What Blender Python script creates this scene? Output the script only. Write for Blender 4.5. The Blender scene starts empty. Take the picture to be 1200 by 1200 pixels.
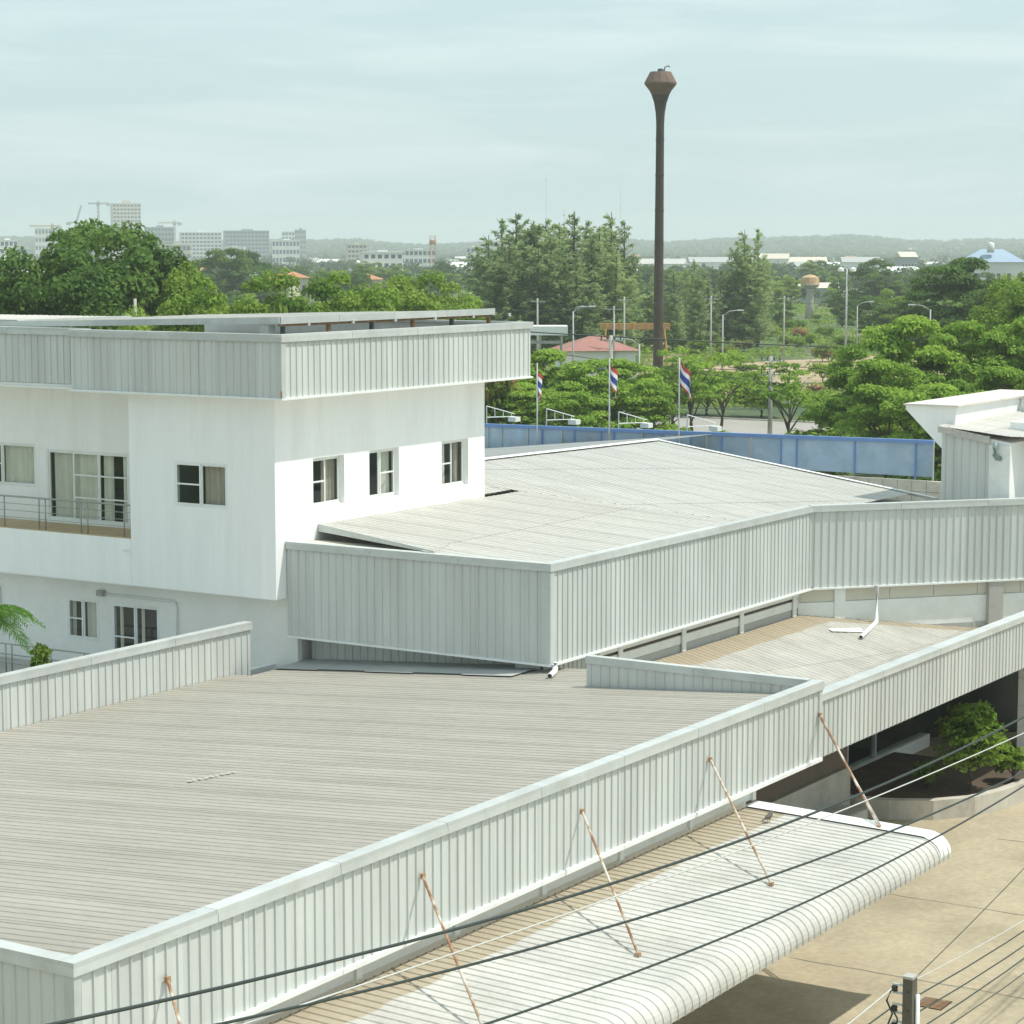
import bpy, bmesh, math, random
import numpy as np
from mathutils import Vector, Matrix

scene = bpy.context.scene
col = scene.collection
R = math.radians
EYE = 15.5

# ------------------------------------------------------------------ camera
AZ = R(32.3)
cam_d = bpy.data.cameras.new('camera')
cam_d.lens = 36.0 * 2690 / 1200
cam_d.sensor_width = 36.0
cam_d.clip_start = 0.5
cam_d.clip_end = 40000
cam = bpy.data.objects.new('camera', cam_d)
col.objects.link(cam)
cam.location = (0, 0, EYE)
cam.rotation_euler = (math.pi / 2 - math.atan(310 / 2690), 0, AZ - math.pi / 2)
scene.camera = cam

# ------------------------------------------------------------------ world, sun, exposure
SUN_EL = R(62.5)
SUN_H = Vector((0.46, -0.89)).normalized()        # towards the sun, in plan
SUN_DIR = Vector((SUN_H.x * math.cos(SUN_EL), SUN_H.y * math.cos(SUN_EL), math.sin(SUN_EL)))
world = bpy.data.worlds.new('World')
scene.world = world
world.use_nodes = True
wn, wl = world.node_tree.nodes, world.node_tree.links
for n in list(wn):
    wn.remove(n)
sky = wn.new('ShaderNodeTexSky')
sky.sky_type = 'NISHITA'
sky.sun_disc = False
sky.sun_elevation = SUN_EL
sky.sun_rotation = math.atan2(SUN_DIR.x, SUN_DIR.y)
sky.altitude = 100
sky.air_density = 1.3
sky.dust_density = 3.0
sky.ozone_density = 1.0
tc = wn.new('ShaderNodeTexCoord')
mp = wn.new('ShaderNodeMapping')
mp.inputs['Rotation'].default_value = (0, 0, -AZ)
mp.inputs['Scale'].default_value = (2.0, 2.0, 16.0)
nz = wn.new('ShaderNodeTexNoise')
nz.inputs['Scale'].default_value = 2.6
nz.inputs['Detail'].default_value = 7
nz.inputs['Roughness'].default_value = 0.6
nz.inputs['Distortion'].default_value = 0.6
cr = wn.new('ShaderNodeValToRGB')
cr.color_ramp.elements[0].position = 0.44
cr.color_ramp.elements[0].color = (0, 0, 0, 1)
cr.color_ramp.elements[1].position = 0.74
cr.color_ramp.elements[1].color = (0.5, 0.5, 0.5, 1)
mx = wn.new('ShaderNodeMixRGB')
mx.inputs['Color2'].default_value = (7.4, 8.1, 8.0, 1)
veil = wn.new('ShaderNodeMixRGB')
veil.inputs['Fac'].default_value = 0.72
veil.inputs['Color2'].default_value = (5.0, 6.65, 7.05, 1)
bg = wn.new('ShaderNodeBackground')
bg.inputs['Strength'].default_value = 0.085
out = wn.new('ShaderNodeOutputWorld')
wl.new(tc.outputs['Generated'], mp.inputs['Vector'])
wl.new(mp.outputs['Vector'], nz.inputs['Vector'])
wl.new(nz.outputs['Fac'], cr.inputs['Fac'])
wl.new(sky.outputs['Color'], veil.inputs['Color1'])
wl.new(cr.outputs['Color'], mx.inputs['Fac'])
wl.new(veil.outputs['Color'], mx.inputs['Color1'])
wl.new(mx.outputs['Color'], bg.inputs['Color'])
wl.new(bg.outputs['Background'], out.inputs['Surface'])

sun_d = bpy.data.lights.new('sun', 'SUN')
sun_d.energy = 2.6
sun_d.angle = R(0.6)
sun_d.color = (1.0, 0.965, 0.90)
sun = bpy.data.objects.new('sun', sun_d)
col.objects.link(sun)
sun.rotation_euler = SUN_DIR.to_track_quat('Z', 'Y').to_euler()
sun.location = (0, 0, 200)

vs = scene.view_settings
vs.view_transform = 'Standard'
vs.look = 'None'
vs.exposure = 0.65
vs.gamma = 1.0
vs.use_curve_mapping = False
scene.cycles.volume_bounces = 1
scene.cycles.max_bounces = 8
scene.cycles.transparent_max_bounces = 12

# ------------------------------------------------------------------ materials
MATS = {}


def nt(name):
    m = bpy.data.materials.new(name)
    m.use_nodes = True
    t = m.node_tree
    b = t.nodes['Principled BSDF']
    return m, t.nodes, t.links, b


def mat(name, color, rough=0.6, metal=0.0, var=0.12, scale=1.2, rnd=0.0, bump=0.0, stain=None, stain_amt=0.0,
        stretch=(1, 1, 1), world_space=True, spec=0.35, fine=0.0):
    """painted / weathered surface: noise mottling, per-object shade, optional stain colour"""
    m, N, L, b = nt(name)
    b.inputs['Roughness'].default_value = rough
    b.inputs['Metallic'].default_value = metal
    b.inputs['Specular IOR Level'].default_value = spec
    if world_space:
        src = N.new('ShaderNodeNewGeometry').outputs['Position']
    else:
        src = N.new('ShaderNodeTexCoord').outputs['Object']
    mpn = N.new('ShaderNodeMapping')
    mpn.inputs['Scale'].default_value = stretch
    L.new(src, mpn.inputs['Vector'])
    n1 = N.new('ShaderNodeTexNoise')
    n1.inputs['Scale'].default_value = scale
    n1.inputs['Detail'].default_value = 6
    n1.inputs['Roughness'].default_value = 0.65
    L.new(mpn.outputs['Vector'], n1.inputs['Vector'])
    rmp = N.new('ShaderNodeMapRange')
    rmp.inputs['From Min'].default_value = 0.3
    rmp.inputs['From Max'].default_value = 0.7
    rmp.inputs['To Min'].default_value = 1 - var
    rmp.inputs['To Max'].default_value = 1 + var * 0.5
    L.new(n1.outputs['Fac'], rmp.inputs['Value'])
    val = rmp.outputs['Result']
    if rnd > 0:
        oi = N.new('ShaderNodeObjectInfo')
        r2 = N.new('ShaderNodeMapRange')
        r2.inputs['To Min'].default_value = 1 - rnd
        r2.inputs['To Max'].default_value = 1 + rnd * 0.6
        L.new(oi.outputs['Random'], r2.inputs['Value'])
        mu = N.new('ShaderNodeMath')
        mu.operation = 'MULTIPLY'
        L.new(val, mu.inputs[0])
        L.new(r2.outputs['Result'], mu.inputs[1])
        val = mu.outputs[0]
    if fine > 0:
        n3 = N.new('ShaderNodeTexNoise')
        n3.inputs['Scale'].default_value = scale * 14
        n3.inputs['Detail'].default_value = 4
        L.new(mpn.outputs['Vector'], n3.inputs['Vector'])
        r3 = N.new('ShaderNodeMapRange')
        r3.inputs['From Min'].default_value = 0.3
        r3.inputs['From Max'].default_value = 0.7
        r3.inputs['To Min'].default_value = 1 - fine
        r3.inputs['To Max'].default_value = 1 + fine
        L.new(n3.outputs['Fac'], r3.inputs['Value'])
        mu3 = N.new('ShaderNodeMath')
        mu3.operation = 'MULTIPLY'
        L.new(val, mu3.inputs[0])
        L.new(r3.outputs['Result'], mu3.inputs[1])
        val = mu3.outputs[0]
    base = N.new('ShaderNodeRGB')
    base.outputs[0].default_value = (*color, 1)
    csrc = base.outputs[0]
    if stain is not None:
        n2 = N.new('ShaderNodeTexNoise')
        n2.inputs['Scale'].default_value = scale * 0.6
        n2.inputs['Detail'].default_value = 8
        n2.inputs['Roughness'].default_value = 0.7
        mp2 = N.new('ShaderNodeMapping')
        mp2.inputs['Scale'].default_value = stretch
        mp2.inputs['Location'].default_value = (7.3, 2.1, 4.4)
        L.new(src, mp2.inputs['Vector'])
        L.new(mp2.outputs['Vector'], n2.inputs['Vector'])
        r3 = N.new('ShaderNodeMapRange')
        r3.inputs['From Min'].default_value = 0.5
        r3.inputs['From Max'].default_value = 0.72
        r3.inputs['To Max'].default_value = stain_amt
        L.new(n2.outputs['Fac'], r3.inputs['Value'])
        mc = N.new('ShaderNodeMixRGB')
        mc.inputs['Color2'].default_value = (*stain, 1)
        L.new(r3.outputs['Result'], mc.inputs['Fac'])
        L.new(csrc, mc.inputs['Color1'])
        csrc = mc.outputs['Color']
    hs = N.new('ShaderNodeHueSaturation')
    L.new(csrc, hs.inputs['Color'])
    L.new(val, hs.inputs['Value'])
    L.new(hs.outputs['Color'], b.inputs['Base Color'])
    if bump > 0:
        bp = N.new('ShaderNodeBump')
        bp.inputs['Strength'].default_value = bump
        bp.inputs['Distance'].default_value = 0.02
        L.new(n1.outputs['Fac'], bp.inputs['Height'])
        L.new(bp.outputs['Normal'], b.inputs['Normal'])
    MATS[name] = m
    return m


def dust_mat(name, color, dust, lines, rough=0.6):
    """roof metal with rain-sheltered dust along walls; lines = (nx, ny, c, width): dust where 0 < n.p - c < width"""
    m = mat(name, color, rough, 0.0, 0.14, 0.9, 0.07, stain=(0.36, 0.33, 0.26), stain_amt=0.35, fine=0.06)
    N, L = m.node_tree.nodes, m.node_tree.links
    b = N['Principled BSDF']
    old = b.inputs['Base Color'].links[0].from_socket
    geo = N.new('ShaderNodeNewGeometry')
    sep = N.new('ShaderNodeSeparateXYZ')
    L.new(geo.outputs['Position'], sep.inputs[0])
    n2 = N.new('ShaderNodeTexNoise')
    n2.inputs['Scale'].default_value = 1.3
    n2.inputs['Detail'].default_value = 6
    L.new(geo.outputs['Position'], n2.inputs['Vector'])
    total = None
    for nx, ny, c, w in lines:
        a1 = N.new('ShaderNodeMath'); a1.operation = 'MULTIPLY'; a1.inputs[1].default_value = nx
        L.new(sep.outputs['X'], a1.inputs[0])
        a2 = N.new('ShaderNodeMath'); a2.operation = 'MULTIPLY_ADD'; a2.inputs[1].default_value = ny
        L.new(sep.outputs['Y'], a2.inputs[0]); L.new(a1.outputs[0], a2.inputs[2])
        a3 = N.new('ShaderNodeMath'); a3.operation = 'MULTIPLY_ADD'; a3.inputs[1].default_value = 0.35
        L.new(n2.outputs['Fac'], a3.inputs[0]); L.new(a2.outputs[0], a3.inputs[2])
        r = N.new('ShaderNodeMapRange')
        r.interpolation_type = 'SMOOTHSTEP'
        r.inputs['From Min'].default_value = c + w + 0.175 + 0.05
        r.inputs['From Max'].default_value = c + w + 0.175 - 0.05
        L.new(a3.outputs[0], r.inputs['Value'])
        if total is None:
            total = r.outputs['Result']
        else:
            mxm = N.new('ShaderNodeMath'); mxm.operation = 'MAXIMUM'
            L.new(total, mxm.inputs[0]); L.new(r.outputs['Result'], mxm.inputs[1])
            total = mxm.outputs[0]
    n4 = N.new('ShaderNodeTexNoise')
    n4.inputs['Scale'].default_value = 7
    n4.inputs['Detail'].default_value = 6
    L.new(geo.outputs['Position'], n4.inputs['Vector'])
    r4 = N.new('ShaderNodeMapRange')
    r4.inputs['From Min'].default_value = 0.35
    r4.inputs['From Max'].default_value = 0.65
    r4.inputs['To Min'].default_value = 0.78
    r4.inputs['To Max'].default_value = 0.95
    L.new(n4.outputs['Fac'], r4.inputs['Value'])
    am = N.new('ShaderNodeMath'); am.operation = 'MULTIPLY'
    L.new(total, am.inputs[0]); L.new(r4.outputs['Result'], am.inputs[1])
    mc = N.new('ShaderNodeMixRGB')
    mc.inputs['Color2'].default_value = (*dust, 1)
    L.new(am.outputs[0], mc.inputs['Fac'])
    L.new(old, mc.inputs['Color1'])
    L.new(mc.outputs['Color'], b.inputs['Base Color'])
    return m


def leaf_mat(name, c1, c2, c3=None, trans=0.35):
    m, N, L, b = nt(name)
    N.remove(b)
    o = [n for n in N if n.type == 'OUTPUT_MATERIAL'][0]
    geo = N.new('ShaderNodeNewGeometry')
    n1 = N.new('ShaderNodeTexNoise')
    n1.inputs['Scale'].default_value = 0.35
    n1.inputs['Detail'].default_value = 4
    L.new(geo.outputs['Position'], n1.inputs['Vector'])
    oi = N.new('ShaderNodeObjectInfo')
    ad = N.new('ShaderNodeMath'); ad.operation = 'MULTIPLY_ADD'; ad.inputs[1].default_value = 0.35
    L.new(oi.outputs['Random'], ad.inputs[0]); L.new(n1.outputs['Fac'], ad.inputs[2])
    ad2 = N.new('ShaderNodeMath'); ad2.operation = 'MULTIPLY_ADD'; ad2.inputs[1].default_value = 0.3
    L.new(geo.outputs['Random Per Island'], ad2.inputs[0]); L.new(ad.outputs[0], ad2.inputs[2])
    cr_ = N.new('ShaderNodeValToRGB')
    cr_.color_ramp.elements[0].position = 0.45
    cr_.color_ramp.elements[0].color = (*c1, 1)
    cr_.color_ramp.elements[1].position = 0.98
    cr_.color_ramp.elements[1].color = (*c2, 1)
    if c3:
        e = cr_.color_ramp.elements.new(1.0)
        cr_.color_ramp.elements[1].position = 0.96
        e.color = (*c3, 1)
    L.new(ad2.outputs[0], cr_.inputs['Fac'])
    d = N.new('ShaderNodeBsdfDiffuse')
    t = N.new('ShaderNodeBsdfTranslucent')
    ms = N.new('ShaderNodeMixShader'); ms.inputs[0].default_value = trans
    L.new(cr_.outputs['Color'], d.inputs['Color'])
    hs = N.new('ShaderNodeHueSaturation'); hs.inputs['Hue'].default_value = 0.485; hs.inputs['Value'].default_value = 1.25
    L.new(cr_.outputs['Color'], hs.inputs['Color']); L.new(hs.outputs['Color'], t.inputs['Color'])
    L.new(d.outputs[0], ms.inputs[1]); L.new(t.outputs[0], ms.inputs[2])
    L.new(ms.outputs[0], o.inputs['Surface'])
    MATS[name] = m
    return m


def glass_mat(name, tint=(0.90, 0.95, 0.93)):
    m, N, L, b = nt(name)
    N.remove(b)
    o = [n for n in N if n.type == 'OUTPUT_MATERIAL'][0]
    tr = N.new('ShaderNodeBsdfTransparent'); tr.inputs['Color'].default_value = (*tint, 1)
    gl = N.new('ShaderNodeBsdfGlossy'); gl.inputs['Roughness'].default_value = 0.03
    gl.inputs['Color'].default_value = (0.9, 0.95, 0.95, 1)
    lw = N.new('ShaderNodeLayerWeight'); lw.inputs['Blend'].default_value = 0.5
    pw_ = N.new('ShaderNodeMath'); pw_.operation = 'POWER'; pw_.inputs[1].default_value = 4.0
    L.new(lw.outputs['Facing'], pw_.inputs[0])
    fr = N.new('ShaderNodeMath'); fr.operation = 'MULTIPLY_ADD'; fr.inputs[1].default_value = 0.7; fr.inputs[2].default_value = 0.05
    L.new(pw_.outputs[0], fr.inputs[0])
    ms = N.new('ShaderNodeMixShader')
    L.new(fr.outputs[0], ms.inputs[0]); L.new(tr.outputs[0], ms.inputs[1]); L.new(gl.outputs[0], ms.inputs[2])
    L.new(ms.outputs[0], o.inputs['Surface'])
    MATS[name] = m
    return m


def ground_mat():
    m, N, L, b = nt('ground')
    b.inputs['Roughness'].default_value = 0.95
    geo = N.new('ShaderNodeNewGeometry')
    n1 = N.new('ShaderNodeTexNoise'); n1.inputs['Scale'].default_value = 0.035; n1.inputs['Detail'].default_value = 9
    n1.inputs['Roughness'].default_value = 0.7
    L.new(geo.outputs['Position'], n1.inputs['Vector'])
    c = N.new('ShaderNodeValToRGB')
    c.color_ramp.elements[0].position = 0.38; c.color_ramp.elements[0].color = (0.045, 0.085, 0.03, 1)
    c.color_ramp.elements[1].position = 0.66; c.color_ramp.elements[1].color = (0.42, 0.31, 0.20, 1)
    e = c.color_ramp.elements.new(0.52); e.color = (0.11, 0.15, 0.05, 1)
    L.new(n1.outputs['Fac'], c.inputs['Fac'])
    n2 = N.new('ShaderNodeTexNoise'); n2.inputs['Scale'].default_value = 0.9; n2.inputs['Detail'].default_value = 6
    L.new(geo.outputs['Position'], n2.inputs['Vector'])
    r = N.new('ShaderNodeMapRange'); r.inputs['From Min'].default_value = 0.3; r.inputs['From Max'].default_value = 0.7
    r.inputs['To Min'].default_value = 0.65; r.inputs['To Max'].default_value = 1.2
    L.new(n2.outputs['Fac'], r.inputs['Value'])
    hs = N.new('ShaderNodeHueSaturation')
    L.new(c.outputs['Color'], hs.inputs['Color']); L.new(r.outputs['Result'], hs.inputs['Value'])
    L.new(hs.outputs['Color'], b.inputs['Base Color'])
    MATS['ground'] = m


def rust_mat():
    m, N, L, b = nt('rusty_pipe')
    b.inputs['Roughness'].default_value = 0.8
    geo = N.new('ShaderNodeNewGeometry')
    n1 = N.new('ShaderNodeTexNoise'); n1.inputs['Scale'].default_value = 2.4; n1.inputs['Detail'].default_value = 5
    L.new(geo.outputs['Position'], n1.inputs['Vector'])
    c = N.new('ShaderNodeValToRGB')
    c.color_ramp.elements[0].position = 0.42; c.color_ramp.elements[0].color = (0.62, 0.55, 0.46, 1)
    c.color_ramp.elements[1].position = 0.56; c.color_ramp.elements[1].color = (0.30, 0.15, 0.08, 1)
    e = c.color_ramp.elements.new(0.48); e.color = (0.45, 0.32, 0.20, 1)
    L.new(n1.outputs['Fac'], c.inputs['Fac'])
    L.new(c.outputs['Color'], b.inputs['Base Color'])
    MATS['rusty_pipe'] = m


mat('wall_white', (0.89, 0.895, 0.87), 0.75, var=0.05, scale=0.9, stain=(0.62, 0.62, 0.56), stain_amt=0.32, fine=0.02, stretch=(1.6, 1.6, 0.16))
mat('lower_wall', (0.84, 0.84, 0.80), 0.8, var=0.06, scale=0.7, stain=(0.6, 0.58, 0.5), stain_amt=0.3, fine=0.02)
mat('cladding', (0.57, 0.59, 0.56), 0.42, 0.0, 0.09, 0.9, 0.085, stain=(0.46, 0.45, 0.39), stain_amt=0.45,
    stretch=(3, 3, 0.35), spec=0.5, fine=0.02)
mat('coping', (0.53, 0.555, 0.53), 0.45, var=0.12, scale=1.5, rnd=0.10, stain=(0.40, 0.39, 0.34), stain_amt=0.45, spec=0.5)
mat('trim_white', (0.78, 0.80, 0.77), 0.5, var=0.06, scale=2, stain=(0.55, 0.48, 0.36), stain_amt=0.3)
mat('roof_tan', (0.385, 0.36, 0.305), 0.5, 0.0, 0.13, 1.1, 0.035, stain=(0.33, 0.30, 0.23), stain_amt=0.5,
    stretch=(1.4, 0.25, 1), spec=0.4, fine=0.07)
mat('roof_pale', (0.515, 0.50, 0.45), 0.5, 0.0, 0.11, 1.1, 0.05, stain=(0.46, 0.45, 0.38), stain_amt=0.4,
    stretch=(1.4, 0.25, 1), spec=0.4, fine=0.08)
mat('roof_grey', (0.42, 0.43, 0.41), 0.6, 0.0, 0.1, 0.8, 0.05)
dust_mat('roof_canopy', (0.54, 0.53, 0.48), (0.37, 0.31, 0.21), [(0, -1, -21.6, 1.0)])
dust_mat('roof_dusty', (0.46, 0.445, 0.39), (0.35, 0.285, 0.19),
         [(0, -1, -29.95, 0.95), (-0.655, -0.755, -(0.655 * 63.9 + 0.755 * 29.95), 0.55)])
mat('rust_edge', (0.40, 0.24, 0.12), 0.85, var=0.4, scale=5, stain=(0.55, 0.5, 0.42), stain_amt=0.7)
mat('dark_steel', (0.09, 0.10, 0.095), 0.6, var=0.2)
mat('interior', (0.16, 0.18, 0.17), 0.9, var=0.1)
mat('curtain', (0.80, 0.74, 0.64), 0.9, var=0.12, scale=3, stretch=(1, 1, 0.2), rnd=0.12)
mat('curtain_dark', (0.42, 0.36, 0.29), 0.9, var=0.2, scale=4, stretch=(1, 1, 0.2), rnd=0.1)
mat('tile_tan', (0.48, 0.36, 0.20), 0.6, var=0.12, scale=2, rnd=0.05)
mat('rail_steel', (0.36, 0.37, 0.34), 0.35, 0.5, var=0.1)
mat('pvc', (0.80, 0.82, 0.79), 0.35, var=0.04, scale=3)
mat('pvc_grey', (0.22, 0.28, 0.27), 0.5, var=0.1)
mat('yard', (0.41, 0.35, 0.24), 0.9, var=0.17, scale=0.42, stain=(0.25, 0.20, 0.13), stain_amt=0.75, bump=0.15, fine=0.09, spec=0.2)
mat('asphalt', (0.17, 0.165, 0.15), 0.9, var=0.15, scale=0.5, stain=(0.28, 0.26, 0.22), stain_amt=0.5)
mat('road_pale', (0.34, 0.32, 0.28), 0.9, var=0.12, scale=0.2)
mat('kerb', (0.54, 0.50, 0.42), 0.85, var=0.15, scale=1.5, stain=(0.28, 0.24, 0.18), stain_amt=0.6)
mat('sand', (0.44, 0.33, 0.22), 0.95, var=0.2, scale=0.25, stain=(0.20, 0.20, 0.09), stain_amt=0.8)
mat('soil', (0.10, 0.075, 0.05), 0.95, var=0.3, scale=2)
mat('concrete', (0.42, 0.41, 0.37), 0.85, var=0.15, scale=1.5, stain=(0.28, 0.25, 0.2), stain_amt=0.5)
mat('pole_dark', (0.13, 0.12, 0.09), 0.85, var=0.3, scale=3, stain=(0.22, 0.19, 0.14), stain_amt=0.6)
mat('insulator', (0.03, 0.035, 0.03), 0.4, var=0.1)
mat('wire', (0.035, 0.05, 0.045), 0.55, var=0.1)
mat('wire_pale', (0.55, 0.56, 0.52), 0.5, var=0.1)
mat('chimney', (0.075, 0.056, 0.042), 0.75, var=0.3, scale=1.2, stain=(0.05, 0.055, 0.045), stain_amt=0.8, stretch=(1, 1, 0.4))
mat('chimney_head', (0.17, 0.115, 0.085), 0.8, var=0.2, scale=1.0)
mat('blue_panel', (0.35, 0.46, 0.58), 0.5, var=0.2, scale=1.2, rnd=0.2, stain=(0.50, 0.55, 0.55), stain_amt=0.8)
mat('blue_frame', (0.16, 0.28, 0.55), 0.45, var=0.1)
mat('flag_red', (0.48, 0.06, 0.06), 0.8, var=0.1)
mat('flag_white', (0.75, 0.75, 0.75), 0.8, var=0.05)
mat('flag_blue', (0.04, 0.07, 0.28), 0.8, var=0.1)
mat('bark', (0.10, 0.08, 0.055), 0.95, var=0.3, scale=3)
mat('red_tile', (0.37, 0.18, 0.145), 0.8, var=0.15, scale=0.5, rnd=0.05)
mat('orange_tile', (0.50, 0.24, 0.12), 0.8, var=0.15, scale=0.5)
mat('roof_blue', (0.32, 0.42, 0.52), 0.6, var=0.12, scale=0.2)
mat('far_white', (0.76, 0.76, 0.72), 0.8, var=0.06, scale=0.2, rnd=0.1)
mat('far_cream', (0.64, 0.58, 0.47), 0.8, var=0.06, scale=0.2, rnd=0.1)
mat('far_grey', (0.36, 0.38, 0.39), 0.8, var=0.1, scale=0.1, rnd=0.1)
mat('far_window', (0.10, 0.13, 0.15), 0.3, var=0.1)
mat('orange_steel', (0.52, 0.30, 0.07), 0.6, var=0.15)
mat('lamp_grey', (0.45, 0.47, 0.46), 0.5, var=0.1)
mat('crane_steel', (0.34, 0.32, 0.28), 0.7, var=0.1)
mat('water_tank', (0.55, 0.36, 0.18), 0.8, var=0.25, scale=1.2, stain=(0.6, 0.55, 0.46), stain_amt=0.9)
mat('dark_glazing', (0.035, 0.05, 0.045), 0.35, var=0.3, scale=0.8)
mat('brown_wall', (0.13, 0.105, 0.085), 0.8, var=0.15)
mat('feather', (0.13, 0.12, 0.11), 0.8, var=0.2, scale=20)
mat('stone_coping', (0.66, 0.62, 0.54), 0.85, var=0.15, scale=2)
mat('grate', (0.055, 0.04, 0.03), 0.8, var=0.2)
mat('cream_panel', (0.60, 0.58, 0.49), 0.7, var=0.08, scale=1, rnd=0.05)
ground_mat()
rust_mat()
glass_mat('glass')
glass_mat('glass_dark', (0.6, 0.7, 0.66))
leaf_mat('leaf_bright', (0.085, 0.17, 0.026), (0.26, 0.38, 0.07))
leaf_mat('leaf_deep', (0.045, 0.105, 0.032), (0.15, 0.25, 0.06))
leaf_mat('leaf_rain', (0.095, 0.21, 0.03), (0.31, 0.46, 0.08))
leaf_mat('leaf_pine', (0.15, 0.23, 0.10), (0.36, 0.46, 0.20), trans=0.5)
leaf_mat('leaf_bush', (0.075, 0.16, 0.02), (0.25, 0.37, 0.06))
leaf_mat('leaf_flower', (0.08, 0.15, 0.028), (0.22, 0.30, 0.06), (0.42, 0.24, 0.12))
leaf_mat('leaf_palm', (0.045, 0.13, 0.018), (0.12, 0.25, 0.04))
leaf_mat('leaf_far', (0.045, 0.085, 0.04), (0.11, 0.165, 0.06), trans=0.2)

# ------------------------------------------------------------------ mesh helpers
ORG = {}


def org(o):
    return ORG.get(o.name, Vector((0, 0, 0))) if o is not None else Vector((0, 0, 0))


class MB:
    def __init__(self):
        self.v, self.f, self.m = [], [], []

    def add(self, vs_, fs, mi=0):
        k = len(self.v)
        self.v.extend([tuple(p) for p in vs_])
        self.f.extend([tuple(i + k for i in q) for q in fs])
        self.m.extend([mi] * len(fs))
        return self

    def box(self, a, b, mi=0):
        x0, y0, z0 = (min(a[i], b[i]) for i in range(3))
        x1, y1, z1 = (max(a[i], b[i]) for i in range(3))
        return self.add([(x0, y0, z0), (x1, y0, z0), (x1, y1, z0), (x0, y1, z0), (x0, y0, z1), (x1, y0, z1), (x1, y1, z1), (x0, y1, z1)],
                        [(3, 2, 1, 0), (4, 5, 6, 7), (0, 1, 5, 4), (1, 2, 6, 5), (2, 3, 7, 6), (3, 0, 4, 7)], mi)

    def obox(self, o, u, v, w, mi=0):
        o, u, v, w = Vector(o), Vector(u), Vector(v), Vector(w)
        p = [o, o + u, o + u + v, o + v]
        p = p + [q + w for q in p]
        fs = [(3, 2, 1, 0), (4, 5, 6, 7), (0, 1, 5, 4), (1, 2, 6, 5), (2, 3, 7, 6), (3, 0, 4, 7)]
        if u.cross(v).dot(w) < 0:
            fs = [tuple(reversed(q)) for q in fs]
        return self.add(p, fs, mi)

    def prism(self, poly, z0, z1, mi=0):
        """plan polygon, counter-clockwise; z0/z1 number or function of (x, y)"""
        f0 = z0 if callable(z0) else (lambda x, y: z0)
        f1 = z1 if callable(z1) else (lambda x, y: z1)
        n = len(poly)
        vs_ = [(x, y, f0(x, y)) for x, y in poly] + [(x, y, f1(x, y)) for x, y in poly]
        fs = [tuple(range(n - 1, -1, -1)), tuple(range(n, 2 * n))] + [(i, (i + 1) % n, n + (i + 1) % n, n + i) for i in range(n)]
        return self.add(vs_, fs, mi)

    def tube(self, pts, r, n=8, caps=True, mi=0):
        pts = [Vector(p) for p in pts]
        rs = r if isinstance(r, (list, tuple)) else [r] * len(pts)
        rings = []
        for i, p in enumerate(pts):
            t = (pts[min(i + 1, len(pts) - 1)] - pts[max(i - 1, 0)]).normalized()
            a = t.cross(Vector((0, 0, 1)))
            if a.length < 1e-4:
                a = t.cross(Vector((1, 0, 0)))
            a.normalize()
            c = t.cross(a)
            rings.append([p + (a * math.cos(2 * math.pi * k / n) + c * math.sin(2 * math.pi * k / n)) * rs[i] for k in range(n)])
        vs_ = [q for ring in rings for q in ring]
        fs = []
        for i in range(len(pts) - 1):
            for k in range(n):
                fs.append((i * n + k, i * n + (k + 1) % n, (i + 1) * n + (k + 1) % n, (i + 1) * n + k))
        if caps:
            fs.append(tuple(range(n - 1, -1, -1)))
            fs.append(tuple((len(pts) - 1) * n + k for k in range(n)))
        return self.add(vs_, fs, mi)

    def lathe(self, c, prof, n=16, mi=0):
        cx, cy, cz = c
        vs_, fs = [], []
        for r, z in prof:
            for k in range(n):
                a = 2 * math.pi * k / n
                vs_.append((cx + r * math.cos(a), cy + r * math.sin(a), cz + z))
        for i in range(len(prof) - 1):
            for k in range(n):
                fs.append((i * n + k, i * n + (k + 1) % n, (i + 1) * n + (k + 1) % n, (i + 1) * n + k))
        fs.append(tuple(range(n - 1, -1, -1)))
        fs.append(tuple((len(prof) - 1) * n + k for k in range(n)))
        return self.add(vs_, fs, mi)

    def mesh(self, name, offset=Vector((0, 0, 0))):
        me = bpy.data.meshes.new(name)
        me.from_pydata([(a - offset.x, b - offset.y, c - offset.z) for a, b, c in self.v], [], self.f)
        return me

    def build(self, name, mats, parent=None, smooth=False):
        me = self.mesh(name, org(parent))
        mats = mats if isinstance(mats, (list, tuple)) else [mats]
        for m in mats:
            me.materials.append(MATS[m])
        if len(mats) > 1:
            me.polygons.foreach_set('material_index', self.m)
        if smooth:
            me.polygons.foreach_set('use_smooth', [True] * len(me.polygons))
            me.update()
        return link(name, me, parent)


def link(name, me, parent=None, loc=None, rot=None, scale=None):
    """loc in world coordinates; parents are never rotated unless they are copies"""
    o = bpy.data.objects.new(name, me)
    col.objects.link(o)
    if parent is not None:
        o.parent = parent
    po = org(parent)
    if loc is None:
        ORG[o.name] = po.copy()
    else:
        o.location = Vector(loc) - po
        ORG[o.name] = Vector(loc)
    if rot is not None:
        o.rotation_mode = 'QUATERNION'
        o.rotation_quaternion = rot
    if scale is not None:
        o.scale = scale
    return o


def tag(o, label=None, cat=None, group=None, kind=None):
    if label: o['label'] = label
    if cat: o['category'] = cat
    if group: o['group'] = group
    if kind: o['kind'] = kind
    return o


def thing(name, label, cat, loc, group=None):
    o = bpy.data.objects.new(name, None)
    col.objects.link(o)
    o.location = loc
    ORG[o.name] = Vector(loc)
    return tag(o, label, cat, group)


def struct(name, mb, m):
    return tag(mb.build(name, m), kind='structure')


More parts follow.
